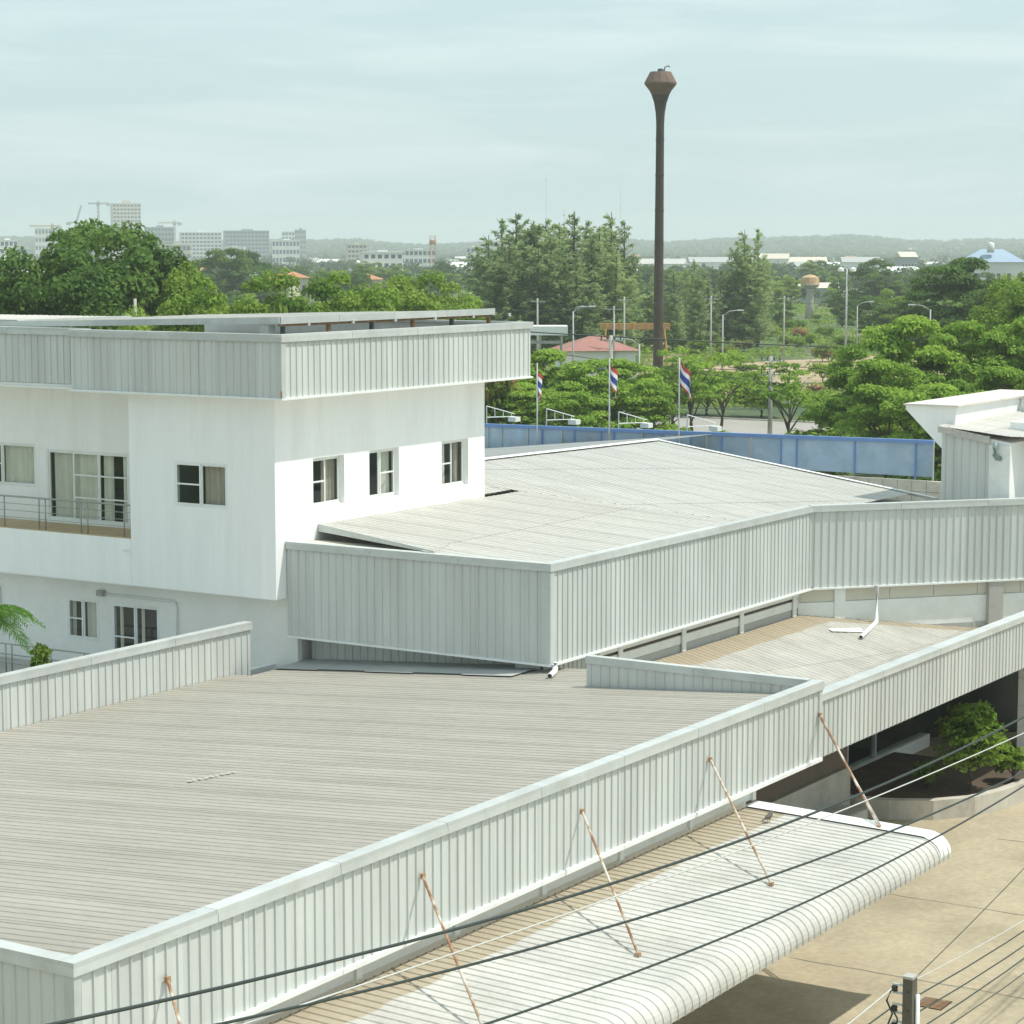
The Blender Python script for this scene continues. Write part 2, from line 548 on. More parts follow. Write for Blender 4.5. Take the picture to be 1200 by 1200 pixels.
def copy_tree(o, loc=None, rotz=0, scale=None, label=None, group=None, cat=None):
    c = o.copy(); col.objects.link(c)
    for ch in o.children:
        d = ch.copy(); col.objects.link(d); d.parent = c
        for g in ch.children:
            e = g.copy(); col.objects.link(e); e.parent = d
    if loc is not None:
        c.location = loc
    c.rotation_euler = (0, 0, rotz)
    if scale is not None:
        c.scale = scale
    if label: c['label'] = label
    if group: c['group'] = group
    if cat: c['category'] = cat
    return c


# ------------------------------------------------------------------ ribbed metal sheets
PITCH = 0.25
RIB_H = 0.030


def rib_profile(nribs, pitch=PITCH, h=RIB_H):
    p = []
    for k in range(nribs):
        x = k * pitch
        p += [(x, 0), (x + pitch * 0.42, 0), (x + pitch * 0.465, h), (x + pitch * 0.535, h), (x + pitch * 0.58, 0)]
    p.append((nribs * pitch, 0))
    return p


_sheet_cache = {}


def sheet_mesh(length, nribs, m):
    key = (round(length, 3), nribs, m)
    if key not in _sheet_cache:
        pr = rib_profile(nribs)
        n = len(pr)
        vs_ = [(x, 0, z) for x, z in pr] + [(x, length, z) for x, z in pr]
        fs = [(i, i + 1, n + i + 1, n + i) for i in range(n - 1)]
        me = bpy.data.meshes.new('ribbed_sheet')
        me.from_pydata(vs_, [], fs)
        me.materials.append(MATS[m])
        _sheet_cache[key] = me
    return _sheet_cache[key]


def clad_wall(parent, p0, p1, z0, z1, m='cladding', nribs=3, name='cladding_sheet', jitter=True):
    """vertical ribbed sheets from plan point p0 to p1; outside lies to the right of p0->p1 ... (p1-p0) x up"""
    p0, p1 = Vector(p0), Vector(p1)
    d = (p1 - p0)
    Lw = d.length
    u = Vector((d.x, d.y, 0)).normalized()
    nrm = Vector((u.y, -u.x, 0))
    w = nribs * PITCH
    n = max(1, round(Lw / w))
    sx = Lw / n / w
    rot = Matrix((u, Vector((0, 0, 1)), nrm)).transposed().to_quaternion()
    rng = random.Random(int(Lw * 100 + z0 * 10))
    for i in range(n):
        off = rng.uniform(0, 0.006) if jitter else 0
        p = Vector((p0.x, p0.y, z0)) + u * (i * Lw / n) + nrm * off
        link(name, sheet_mesh(z1 - z0, nribs, m), parent, p, rot, (sx, 1, 1))


def strip(parent, p0, p1, z0, z1, t0, t1, m, name, seg=3.1, gap=0.012):
    """run of flashing boxes between plan points; t0..t1 outward range (to the right of p0->p1)"""
    p0, p1 = Vector((p0[0], p0[1], 0)), Vector((p1[0], p1[1], 0))
    d = p1 - p0
    Lw = d.length
    u = d.normalized()
    nrm = Vector((u.y, -u.x, 0))
    n = max(1, round(Lw / seg))
    for i in range(n):
        a = p0 + u * (i * Lw / n + (gap / 2 if i else 0))
        b = p0 + u * ((i + 1) * Lw / n - (gap / 2 if i < n - 1 else 0))
        mb = MB()
        mb.obox(a + nrm * t0 + Vector((0, 0, z0)), b - a, nrm * (t1 - t0), (0, 0, z1 - z0))
        mb.build(name, m, parent)


def coped(parent, a, b, c0, c1, z1, bottom=None, z0=0, back=-0.20, seg=3.1):
    """coping, its drip edge and a bottom trim; c0/c1 pull the coping back from the run's ends so corners butt"""
    a, b = Vector(a), Vector(b)
    u = (b - a).normalized()
    strip(parent, a + u * c0, b - u * c1, z1 - 0.03, z1 + 0.04, back, 0.07, 'coping', 'coping', seg)
    d0, d1 = (-0.036 if c0 < 0 else 0.0), (-0.068 if c1 > 0 else (-0.036 if c1 < 0 else 0.0))
    strip(parent, a + u * d0, b - u * d1, z1 - 0.16, z1 - 0.03, 0.037, 0.068, 'coping', 'coping_drip', seg)
    if bottom:
        strip(parent, a + u * d0, b - u * (d1 - 0.008 if d1 < -0.05 else d1), z0 - 0.04, z0 + 0.015, -0.02 if c1 <= 0 else 0.0, 0.078, 'trim_white', 'bottom_trim', seg)


def roof_sheets(parent, poly, zf, ang, m, nribs=3, pitch=PITCH, name='roof_sheet', h=0.013, lap=4.6):
    """sheets cut to a convex plan polygon (counter-clockwise), ribs running at plan angle ang"""
    l = Vector((math.cos(ang), math.sin(ang), 0))
    w = Vector((l.y, -l.x, 0))
    P = [Vector((x, y, 0)) for x, y in poly]
    ws = [p.dot(w) for p in P]
    ls = [p.dot(l) for p in P]
    W = nribs * pitch
    pr = rib_profile(nribs, pitch, h)
    k = 0
    a = min(ws)
    while a < max(ws) - 0.02:
        bm = bmesh.new()
        nn = len(pr)
        lo, hi = min(ls) - 0.1, max(ls) + 0.1
        v0 = [bm.verts.new(w * (a + x) + l * lo + Vector((0, 0, z))) for x, z in pr]
        v1 = [bm.verts.new(w * (a + x) + l * hi + Vector((0, 0, z))) for x, z in pr]
        for i in range(nn - 1):
            bm.faces.new((v0[i], v0[i + 1], v1[i + 1], v1[i]))
        for i in range(len(P)):
            p, q = P[i], P[(i + 1) % len(P)]
            e = (q - p).normalized()
            nout = Vector((e.y, -e.x, 0))
            bmesh.ops.bisect_plane(bm, geom=bm.verts[:] + bm.edges[:] + bm.faces[:], plane_co=p, plane_no=nout, clear_outer=True)
        whole = bm
        nseg = max(1, round((max(ls) - min(ls)) / lap))
        for sgi in range(nseg):
          bm = whole.copy()
          s0 = min(ls) + (max(ls) - min(ls)) * sgi / nseg
          s1 = min(ls) + (max(ls) - min(ls)) * (sgi + 1) / nseg
          if sgi > 0:
            bmesh.ops.bisect_plane(bm, geom=bm.verts[:] + bm.edges[:] + bm.faces[:], plane_co=l * (s0 - 0.06), plane_no=-l, clear_outer=True)
          if sgi < nseg - 1:
            bmesh.ops.bisect_plane(bm, geom=bm.verts[:] + bm.edges[:] + bm.faces[:], plane_co=l * s1, plane_no=l, clear_outer=True)
          if bm.faces:
            off = org(parent)
            lift = 0.004 * (k % 2) + 0.007 * (sgi % 2)
            for v in bm.verts:
                v.co = Vector((v.co.x, v.co.y, v.co.z + zf(v.co.x, v.co.y) + lift)) - off
            for f in bm.faces:
                if f.normal.z < 0:
                    pass
            bmesh.ops.recalc_face_normals(bm, faces=bm.faces)
            me = bpy.data.meshes.new(name)
            bm.to_mesh(me)
            me.materials.append(MATS[m])
            link(name, me, parent)
          bm.free()
        whole.free()
        a += W
        k += 1


# ------------------------------------------------------------------ walls with openings
class Face:
    """a vertical wall plane: point = O + u*a + z*b + n*c, n outward"""

    def __init__(self, O, u, n):
        self.O, self.u, self.n = Vector((O[0], O[1], 0)), Vector((u[0], u[1], 0)).normalized(), Vector((n[0], n[1], 0)).normalized()

    def p(self, a, b, c=0.0):
        q = self.O + self.u * a + self.n * c
        return Vector((q.x, q.y, b))

    def box(self, mb, a0, a1, b0, b1, c0, c1, mi=0):
        mb.obox(self.p(a0, b0, c0), self.u * (a1 - a0), (0, 0, b1 - b0), self.n * (c1 - c0), mi)


def wall(parent, F, a0, a1, b0, b1, openings, m, name='wall', t=0.22):
    A = sorted({a0, a1, *[o[0] for o in openings], *[o[1] for o in openings]})
    B = sorted({b0, b1, *[o[2] for o in openings], *[o[3] for o in openings]})
    mb = MB()

    def is_open(i, j):
        ca, cb = (A[i] + A[i + 1]) / 2, (B[j] + B[j + 1]) / 2
        return any(o[0] < ca < o[1] and o[2] < cb < o[3] for o in openings)
    for i in range(len(A) - 1):
        for j in range(len(B) - 1):
            if not is_open(i, j):
                q = [F.p(A[i], B[j]), F.p(A[i + 1], B[j]), F.p(A[i + 1], B[j + 1]), F.p(A[i], B[j + 1])]
                mb.add(q, [(0, 1, 2, 3)])
                mb.add([x - F.n * t for x in q], [(3, 2, 1, 0)])
    for o in openings:
        c = [F.p(o[0], o[2]), F.p(o[1], o[2]), F.p(o[1], o[3]), F.p(o[0], o[3])]
        d = [x - F.n * t for x in c]
        mb.add(c + d, [(0, 4, 5, 1), (1, 5, 6, 2), (2, 6, 7, 3), (3, 7, 4, 0)])
    c = [F.p(a0, b0), F.p(a1, b0), F.p(a1, b1), F.p(a0, b1)]
    d = [x - F.n * t for x in c]
    mb.add(c + d, [(0, 1, 5, 4), (1, 2, 6, 5), (2, 3, 7, 6), (3, 0, 4, 7)])
    return mb.build(name, m, parent)


def window(parent, F, a0, a1, b0, b1, leaves, name='window', inset=0.14, curtains=(), depth=1.4, fw=0.055):
    """leaves: list of (fraction0, fraction1, n_transoms, offset); curtains: (f0, f1, material)"""
    mb = MB()
    ci, co = -inset, -inset + 0.07
    F.box(mb, a0, a1, b0, b0 + fw, ci, co)
    F.box(mb, a0, a1, b1 - fw, b1, ci, co)
    F.box(mb, a0, a0 + fw, b0 + fw, b1 - fw, ci, co)
    F.box(mb, a1 - fw, a1, b0 + fw, b1 - fw, ci, co)
    w = mb.build(name, 'trim_white', parent)
    wa, wb = a0 + fw, a1 - fw
    za, zb = b0 + fw, b1 - fw
    for f0, f1, ntr, off in leaves:
        x0, x1 = wa + (wb - wa) * f0, wa + (wb - wa) * f1
        s = 0.045
        c0, c1 = ci + 0.012 + off, ci + 0.045 + off
        ms_ = MB()
        F.box(ms_, x0, x0 + s, za, zb, c0, c1)
        F.box(ms_, x1 - s, x1, za, zb, c0, c1)
        F.box(ms_, x0 + s, x1 - s, za, za + s, c0, c1)
        F.box(ms_, x0 + s, x1 - s, zb - s, zb, c0, c1)
        zs = [za + s]
        for k in range(ntr):
            zc = za + (zb - za) * (k + 1) / (ntr + 1)
            F.box(ms_, x0 + s, x1 - s, zc - 0.022, zc + 0.022, c0 + 0.002, c1 - 0.002)
            zs += [zc - 0.022, zc + 0.022]
        zs.append(zb - s)
        ms_.build('sash', 'trim_white', w)
        for k in range(0, len(zs), 2):
            pm = MB()
            cm = (c0 + c1) / 2
            pm.add([F.p(x0 + s, zs[k], cm), F.p(x1 - s, zs[k], cm), F.p(x1 - s, zs[k + 1], cm), F.p(x0 + s, zs[k + 1], cm)], [(0, 1, 2, 3)])
            pm.build('pane', 'glass', w)
    for f0, f1, cm_ in curtains:
        x0, x1 = wa + (wb - wa) * f0, wa + (wb - wa) * f1
        n = max(8, int((x1 - x0) / 0.03))
        rng = random.Random(int(a0 * 100 + b0 * 10 + f0 * 7))
        vs_ = []
        ph = rng.uniform(0, 6)
        for i in range(n + 1):
            a = x0 + (x1 - x0) * i / n
            c = -inset - 0.12 + 0.035 * math.sin(ph + i * 0.95) + 0.015 * math.sin(i * 2.3 + ph)
            vs_ += [F.p(a, za + 0.01, c), F.p(a, zb - 0.01, c + 0.01 * math.sin(i))]
        cmesh = MB().add(vs_, [(2 * i, 2 * i + 2, 2 * i + 3, 2 * i + 1) for i in range(n)])
        cmesh.build('curtain', cm_, w, smooth=True)
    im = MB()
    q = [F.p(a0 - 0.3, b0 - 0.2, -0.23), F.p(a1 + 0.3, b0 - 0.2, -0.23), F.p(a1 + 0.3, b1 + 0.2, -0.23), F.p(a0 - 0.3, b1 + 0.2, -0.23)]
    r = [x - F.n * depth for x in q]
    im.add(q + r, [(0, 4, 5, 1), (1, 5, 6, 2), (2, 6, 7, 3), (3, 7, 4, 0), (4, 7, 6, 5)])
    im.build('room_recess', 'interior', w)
    return w

# ================================================================== SETTING
g = MB().add([(-3000, -6000, 0), (12000, -6000, 0), (12000, 12000, 0), (-3000, 12000, 0)], [(0, 1, 2, 3)])
struct('ground', g, 'ground')
g = MB().box((-300, -160, -0.3), (82, 70, 0.02))
yard = struct('yard', g, 'yard')
# joints and cracks scored into the yard's concrete
rng = random.Random(4)
for (x0, y0, x1, y1) in ((30, 15.2, 46.5, 15.3), (44.8, 10, 44.6, 21), (50.6, 5, 50.4, 21.2), (38.8, 6, 38.6, 18.5), (57, 8, 56.8, 20.8), (36, 11.2, 62, 11.5), (32.6, 5, 32.4, 18)):
    mb = MB()
    n = 26
    pts = []
    for i in range(n + 1):
        t = i / n
        pts.append((x0 + (x1 - x0) * t + rng.uniform(-0.03, 0.03), y0 + (y1 - y0) * t + rng.uniform(-0.03, 0.03)))
    d = Vector((x1 - x0, y1 - y0)).normalized()
    w = [rng.uniform(0.006, 0.022) for _ in pts]
    vs_ = []
    for (x, y), ww in zip(pts, w):
        vs_ += [(x - d.y * ww, y + d.x * ww, 0.0245), (x + d.y * ww, y - d.x * ww, 0.0245)]
    mb.add(vs_, [(2 * i, 2 * i + 1, 2 * i + 3, 2 * i + 2) for i in range(n)])
    mb.build('joint', 'asphalt', yard)
g = MB().box((168, -200, -0.3), (186, 400, 0.03))
struct('road', g, 'road_pale')
g = MB().box((186.1, -200, -0.3), (186.4, 400, 0.15))
struct('road_kerb', g, 'kerb')
g = MB().box((164.5, -200, -0.3), (167.9, 400, 0.12))
struct('pavement', g, 'kerb')

sf = []
for k in range(40):
    a = 2 * math.pi * k / 40
    rr_ = 1 + 0.16 * math.sin(3 * a + 1) + 0.1 * math.sin(7 * a)
    sf.append((262 + 52 * rr_ * math.cos(a), 122 + 20 * rr_ * math.sin(a)))
struct('sandy_field', MB().prism(sf, -0.3, 0.03), 'sand')

# ================================================================== WHITE BUILDING
wb = thing('white_building', 'tall white plastered building with recessed balcony and deep ribbed metal roof band', 'building', (53, 43, 0))
F1 = Face((48.14, 37.92), (0, 1), (-1, 0))
F2 = Face((48.14, 37.92), (1, 0), (0, -1))
F3 = Face((49.75, 43.04), (0, 1), (-1, 0))
F4 = Face((48.9, 37.8), (0, 1), (-1, 0))
fy = lambda Y: Y - 37.92
fx = lambda X: X - 48.14
side = [(fx(49.82), fx(51.25), 8.43, 9.78), (fx(52.44), fx(53.89), 8.40, 9.80), (fx(56.09), fx(57.51), 8.41, 9.80)]
wall(wb, F2, 0, 10.28, 6.1, 11.62, side, 'wall_white', t=0.26)
MB().box((48.92, 37.93, 3.0), (58.42, 38.15, 6.1)).build('lower_side_wall', 'lower_wall', wb)
frontw = (fy(39.55), fy(41.42), 8.44, 9.68)
wall(wb, F1, 0.262, 5.12, 6.1, 11.62, [frontw], 'wall_white', t=0.22)
door3 = (44.5 - 43.04, 47.72 - 43.04, 7.5, 9.6)
win3 = (48.15 - 43.04, 51.2 - 43.04, 8.42, 9.72)
wall(wb, F3, 0, 13, 7.3, 11.62, [door3, win3], 'wall_white', t=0.2)
win4 = (45.0 - 37.8, 46.22 - 37.8, 4.2, 5.42)
door4 = (42.72 - 37.8, 44.5 - 37.8, 3.45, 5.4)
win5 = (48.75 - 37.8, 50.2 - 37.8, 4.35, 5.6)
wall(wb, F4, 0.0, 18, 3.0, 6.07, [win4, door4, win5], 'lower_wall', t=0.2)
mb = MB().box((48.14, 43.05, 6.1), (48.30, 56, 7.40)); mb.build('balcony_front', 'wall_white', wb)
mb = MB().box((48.30, 43.05, 6.12), (49.75, 56, 7.36)); mb.build('balcony_slab', 'wall_white', wb)
for i in range(17):
    mb = MB().box((48.16, 43.06 + i * 0.6, 7.401 if False else 7.362), (49.74, 43.06 + i * 0.6 + 0.592, 7.43))
    mb.build('floor_tile', 'tile_tan', wb)
mb = MB().box((48.15, 37.95, 6.08), (49.2, 43.04, 6.16)); mb.build('soffit', 'wall_white', wb)
mb = MB().box((48.16, 43.06, 6.07), (49.2, 56, 6.1)); mb.build('soffit', 'wall_white', wb)
mb = MB().box((48.36, 42.82, 6.2), (49.75, 43.035, 11.6)); mb.build('return_wall', 'wall_white', wb)
mb = MB().box((58.2, 38.2, 3), (58.42, 56, 11.6)); mb.build('rear_wall', 'wall_white', wb)
# windows
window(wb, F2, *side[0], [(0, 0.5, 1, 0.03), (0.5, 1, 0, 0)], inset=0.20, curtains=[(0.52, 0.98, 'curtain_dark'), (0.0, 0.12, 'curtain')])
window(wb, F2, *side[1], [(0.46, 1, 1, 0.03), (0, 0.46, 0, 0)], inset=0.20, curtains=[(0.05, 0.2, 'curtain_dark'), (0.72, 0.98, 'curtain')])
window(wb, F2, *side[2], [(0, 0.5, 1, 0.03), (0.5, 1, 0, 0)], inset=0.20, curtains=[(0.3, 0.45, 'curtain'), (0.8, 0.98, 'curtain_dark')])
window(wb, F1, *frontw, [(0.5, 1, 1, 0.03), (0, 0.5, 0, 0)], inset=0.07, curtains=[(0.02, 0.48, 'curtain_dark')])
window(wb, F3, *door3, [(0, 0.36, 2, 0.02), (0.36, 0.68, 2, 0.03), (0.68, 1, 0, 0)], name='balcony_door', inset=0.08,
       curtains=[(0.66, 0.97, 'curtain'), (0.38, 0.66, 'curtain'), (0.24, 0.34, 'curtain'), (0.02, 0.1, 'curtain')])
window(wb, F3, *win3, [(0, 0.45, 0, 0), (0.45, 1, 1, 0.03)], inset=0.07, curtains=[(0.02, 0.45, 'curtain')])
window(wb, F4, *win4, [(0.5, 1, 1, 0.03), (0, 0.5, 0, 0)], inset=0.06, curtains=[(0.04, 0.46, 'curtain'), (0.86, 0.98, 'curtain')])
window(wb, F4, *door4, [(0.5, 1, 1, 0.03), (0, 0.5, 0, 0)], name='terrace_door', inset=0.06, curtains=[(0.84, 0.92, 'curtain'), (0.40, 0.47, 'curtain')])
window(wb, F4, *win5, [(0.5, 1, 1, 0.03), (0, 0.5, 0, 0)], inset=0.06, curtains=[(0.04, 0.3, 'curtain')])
# conduit above terrace door
mb = MB().tube([(48.84, 44.75, 5.62), (48.84, 42.2, 5.62), (48.84, 42.05, 5.58), (48.84, 42.02, 5.45), (48.84, 42.02, 4.2)], 0.03, 8)
mb.build('conduit', 'trim_white', wb, smooth=True)
mb = MB().box((48.74, 44.72, 5.56), (48.89, 44.95, 5.72)); mb.build('junction_box', 'concrete', wb)
# small spout under the balcony
mb = MB().tube([(48.3, 43.15, 7.1), (47.98, 43.18, 7.07)], 0.035, 8); mb.build('spout', 'pvc', wb)
# balcony railing
ra = MB().tube([(48.24, 43.07, 8.33), (48.24, 56, 8.33)], 0.028, 8)
rail = ra.build('railing', 'rail_steel', wb, smooth=True)
for z in (7.72, 7.92, 8.12):
    MB().tube([(48.24, 43.07, z), (48.24, 56, z)], 0.011, 6).build('rail_bar', 'rail_steel', rail, smooth=True)
y = 43.12
while y < 55.5:
    for dy in (0, 0.25):
        MB().tube([(48.24, y + dy, 7.43), (48.24, y + dy, 8.33)], 0.022, 6).build('rail_post', 'rail_steel', rail, smooth=True)
    y += 1.62
# ribbed roof band
FZ0, FZ1 = 11.56, 13.2
XF, YF, XL, YS, XE = 47.55, 37.2, 48.2, 44.6, 59.9
clad_wall(wb, (XF, YS), (XF, YF), FZ0, FZ1)
clad_wall(wb, (XF, YF), (XE, YF), FZ0, FZ1)
clad_wall(wb, (XL, 56.6), (XL, YS), FZ0 + 0.1, FZ1)
clad_wall(wb, (XL, YS), (XF, YS), FZ0, FZ1, nribs=2)
clad_wall(wb, (XE, YF), (XE, 50), FZ0, FZ1)
for a, b, c0, c1 in (((XF, YS + 0.04), (XF, YF), 0, 0.205), ((XF, YF), (XE, YF), -0.07, -0.07), ((XL, 56.6), (XL, YS), 0, -0.0), ((XE, YF), (XE, 50), 0.205, 0)):
    coped(wb, a, b, c0, c1, FZ1, 'bottom', FZ0)
for (x, y) in ((XF, YF),):
    MB().box((x - 0.042, y - 0.042, FZ0 + 0.021), (x + 0.14, y + 0.16, FZ1 - 0.161)).build('corner_trim', 'coping', wb)
    MB().box((x - 0.055, y - 0.06, FZ0 + 0.03), (x - 0.043, y - 0.01, FZ0 + 0.2)).build('rust_patch', 'rust_edge', wb)
MB().box((XF + 0.03, 39.98, FZ0 + 0.01), (XF - 0.045, 40.03, FZ1 - 0.165)).build('joint_cover', 'coping', wb)
MB().prism([(XF + 0.02, YF + 0.02), (XE - 0.02, YF + 0.02), (XE - 0.02, 56), (XL + 0.02, 56), (XL + 0.02, YS + 0.0), (XF + 0.02, YS)], FZ0 + 0.03, FZ0 + 0.09).build('eaves_soffit', 'wall_white', wb)
MB().box((XL + 0.3, YF + 0.3, 12.5), (XE - 0.3, 55.9, 12.6)).build('roof_deck', 'roof_grey', wb)
mb = MB().box((XF + 0.03, YF + 0.03, FZ0 + 0.1), (XF + 0.12, YS - 0.02, FZ1 - 0.035)).box((XF + 0.121, YF + 0.03, FZ0 + 0.1), (XE - 0.02, YF + 0.12, FZ1 - 0.035))
mb.box((XL + 0.03, YS + 0.01, FZ0 + 0.1), (XL + 0.12, 56, FZ1 - 0.035)).box((XE - 0.12, YF + 0.13, FZ0 + 0.1), (XE - 0.03, 50, FZ1 - 0.035))
mb.build('parapet_back', 'cladding', wb)
# raised lean-to roofs standing on the deck
zr = lambda x, y: 13.60 - 0.028 * (y - 38.0)
roof_sheets(wb, [(48.5, 38.0), (59.0, 38.0), (59.0, 49.5), (48.5, 49.5)], zr, math.pi / 2, 'roof_pale', name='upper_roof_sheet')
strip(wb, (48.46, 37.96), (59.04, 37.96), 13.47, 13.66, -0.02, 0.03, 'coping', 'eaves_flashing', seg=3.0)
mb = MB()
mb.add([(48.44, 37.93, 13.49), (48.44, 49.5, 13.17), (48.44, 49.5, 13.335), (48.44, 37.93, 13.665), (48.49, 37.93, 13.49), (48.49, 49.5, 13.17), (48.49, 49.5, 13.335), (48.49, 37.93, 13.665)],
       [(0, 3, 2, 1), (4, 5, 6, 7), (0, 4, 7, 3), (1, 2, 6, 5), (3, 7, 6, 2), (0, 1, 5, 4)])
mb.build('verge_flashing', 'coping', wb)
MB().box((48.6, 38.05, 13.40), (58.9, 38.12, 13.47)).build('eaves_beam', 'rust_edge', wb)
for i in range(6):
    x = 48.75 + i * 2.03
    MB().box((x, 38.06, 12.6), (x + 0.1, 38.16, 13.40)).build('post', 'rust_edge' if i % 2 else 'dark_steel', wb)
    MB().box((x + 0.9, 37.905, 13.40), (x + 1.0, 37.955, 13.50)).build('bracket', 'coping', wb)
MB().box((48.42, 38.3, 12.9), (48.7, 38.6, 13.43)).build('beam_end', 'coping', wb)
zr2 = lambda x, y: 13.30 - 0.004 * (y - 49.6)
roof_sheets(wb, [(50.6, 49.6), (55.6, 49.6), (55.6, 60.5), (50.6, 60.5)], zr2, 0, 'roof_pale', name='upper_roof_sheet')
for i in range(9):
    MB().box((50.54, 49.6 + i * 1.2, 13.12), (50.6, 49.6 + i * 1.2 + 1.19, 13.34)).build('verge_flashing', 'coping', wb)
MB().box((50.54, 49.52, 13.12), (55.6, 49.59, 13.34)).build('verge_flashing', 'coping', wb)
for i in range(5):
    MB().box((51.2, 50 + i * 1.1, 12.6), (51.3, 50.1 + i * 1.1, 13.1)).build('post', 'dark_steel', wb)

# ================================================================== MIDDLE BUILDING
md = thing('middle_building', 'middle metal-clad block with pale ribbed roof and angled wing', 'building', (58, 34, 0))
MZ0, MZ1 = 5.07, 7.6
MX, MY, KX = 48.6, 29.6, 64.0
ex, ey = 0.755, -0.655
KE = (KX + ex * 15, MY + ey * 15)
zA = lambda x, y: 7.93 + 0.0595 * (y - 38) if x <= 60.5 else 7.93 + 0.0595 * (y - 38) - 0.0162 * (x - 60.5)
clad_wall(md, (MX, 37.9), (MX, MY), MZ0, MZ1)
clad_wall(md, (MX, MY), (KX, MY), MZ0, MZ1)
clad_wall(md, (KX, MY), KE, MZ0, MZ1)
for a, b, c0, c1 in (((MX, 37.9), (MX, MY), 0, 0.205), ((MX, MY), (KX, MY), -0.07, 0.12), ((KX, MY), KE, 0.0, 0)):
    coped(md, a, b, c0, c1 if c1 < 0.2 else c1, MZ1, 'bottom', MZ0)
MB().box((MX - 0.045, MY - 0.045, MZ0 + 0.012), (MX + 0.02, MY + 0.22, MZ1 - 0.172)).build('corner_trim', 'coping', md)
MB().box((MX + 0.021, MY - 0.045, MZ0 + 0.012), (MX + 0.14, MY + 0.02, MZ1 - 0.172)).build('corner_trim', 'coping', md)
MB().prism([(MX + 0.03, MY + 0.03), (KX, MY + 0.03), (KE[0], KE[1] + 0.05), (71.4, 28.7), (78.8, 42.9), (58.7, 42.9), (58.7, 37.88), (MX + 0.03, 37.88)], MZ0 + 0.02, 7.0).build('roof_base', 'trim_white', md)
# parapet backing
mb = MB().box((MX + 0.03, MY + 0.03, 7.0), (MX + 0.1, 37.88, MZ1 - 0.025)).box((MX + 0.11, MY + 0.03, 7.0), (KX - 0.02, MY + 0.1, MZ1 - 0.025))
mb.obox((KX, MY + 0.03, 7.0), (ex * 15, ey * 15, 0), (0.046, 0.053, 0), (0, 0, MZ1 - 0.025 - 7.0))
mb.build('parapet_back', 'cladding', md)
# roofs
roof_sheets(md, [(50.0, MY + 0.12), (60.5, MY + 0.12), (60.5, 37.9), (50.0, 37.9)], zA, math.pi / 2, 'roof_pale')
roof_sheets(md, [(MX + 0.12, MY + 0.12), (50.0, MY + 0.12), (50.0, 33.6), (MX + 0.12, 33.6)], zA, math.pi / 2, 'roof_pale')
roof_sheets(md, [(60.5, MY + 0.12), (64.0, MY + 0.12), (71.6, 28.6), (79.2, 43.3), (60.5, 43.3)], zA, R(62), 'roof_pale')
roof_sheets(md, [(64.0, MY + 0.1), (74.4, 20.7), (71.6, 28.6)], zA, R(62), 'roof_grey')
roof_sheets(md, [(58.6, 38.3), (60.5, 38.3), (60.5, 43.3), (58.6, 43.3)], zA, R(62), 'roof_pale')
# verge board of the front slope, ridge cap, far slope
mb = MB()
y0, y1 = 33.2, 37.9
za0, za1 = zA(49, y0), zA(49, y1)
# the front verge runs slightly skew to the parapet
mb.add([(48.75, y0, za0 - 0.02), (50.0, y1, za1 - 0.16), (50.0, y1, za1 + 0.045), (48.75, y0, za0 + 0.045),
        (48.80, y0, za0 - 0.02), (50.05, y1, za1 - 0.16), (50.05, y1, za1 + 0.045), (48.80, y0, za0 + 0.045)],
       [(0, 3, 2, 1), (4, 5, 6, 7), (0, 4, 7, 3), (1, 2, 6, 5), (3, 7, 6, 2), (0, 1, 5, 4)])
mb.build('verge_board', 'coping', md)
roof_sheets(md, [(48.78, 33.2), (50.05, 33.6), (50.05, 37.9)], lambda x, y: zA(x, y) + 0.005, math.pi / 2, 'roof_pale')
MB().box((48.75, 33.4, 7.02), (49.98, 37.88, 7.53)).build('gutter_floor', 'cream_panel', md)
mb = MB().tube([(49.3, 36.0, 7.50), (48.9, 34.2, 7.45)], 0.05, 6); mb.build('rust_lip', 'rust_edge', md)
mb = MB()
for i in range(9):
    xa, xb = 58.6 + i * 2.3, 58.6 + (i + 1) * 2.3 - 0.015
    mb = MB()
    z_a, z_b = zA(xa, 43.3), zA(min(xb, 79.2), 43.3)
    xb = min(xb, 79.25)
    mb.add([(xa, 43.1, z_a + 0.05), (xb, 43.1, z_b + 0.05), (xb, 43.35, z_b + 0.09), (xa, 43.35, z_a + 0.09), (xa, 43.6, z_a + 0.03), (xb, 43.6, z_b + 0.03)],
           [(0, 1, 2, 3), (3, 2, 5, 4)])
    mb.build('ridge_cap', 'trim_white', md)
roof_sheets(md, [(58.6, 43.4), (79.2, 43.4), (84.2, 43.4), (84.2, 57), (58.6, 57)], lambda x, y: zA(x, 43.3) - 0.10 * (y - 43.4) - 0.01, math.pi / 2, 'roof_grey', nribs=4)
# verge of the far side of the wing
p, q = Vector((71.6, 28.6)), Vector((79.2, 43.3))
for i in range(6):
    a, b = p + (q - p) * (i / 6), p + (q - p) * ((i + 1) / 6 - 0.002)
    mb = MB().add([(a.x - 0.1, a.y, zA(*a) + 0.05), (a.x + 0.12, a.y - 0.05, zA(*a) + 0.05), (b.x + 0.12, b.y - 0.05, zA(*b) + 0.05), (b.x - 0.1, b.y, zA(*b) + 0.05),
                   (a.x + 0.12, a.y - 0.05, zA(*a) - 0.08), (b.x + 0.12, b.y - 0.05, zA(*b) - 0.08)], [(0, 1, 2, 3), (1, 4, 5, 2)])
    mb.build('verge_flashing', 'trim_white', md)
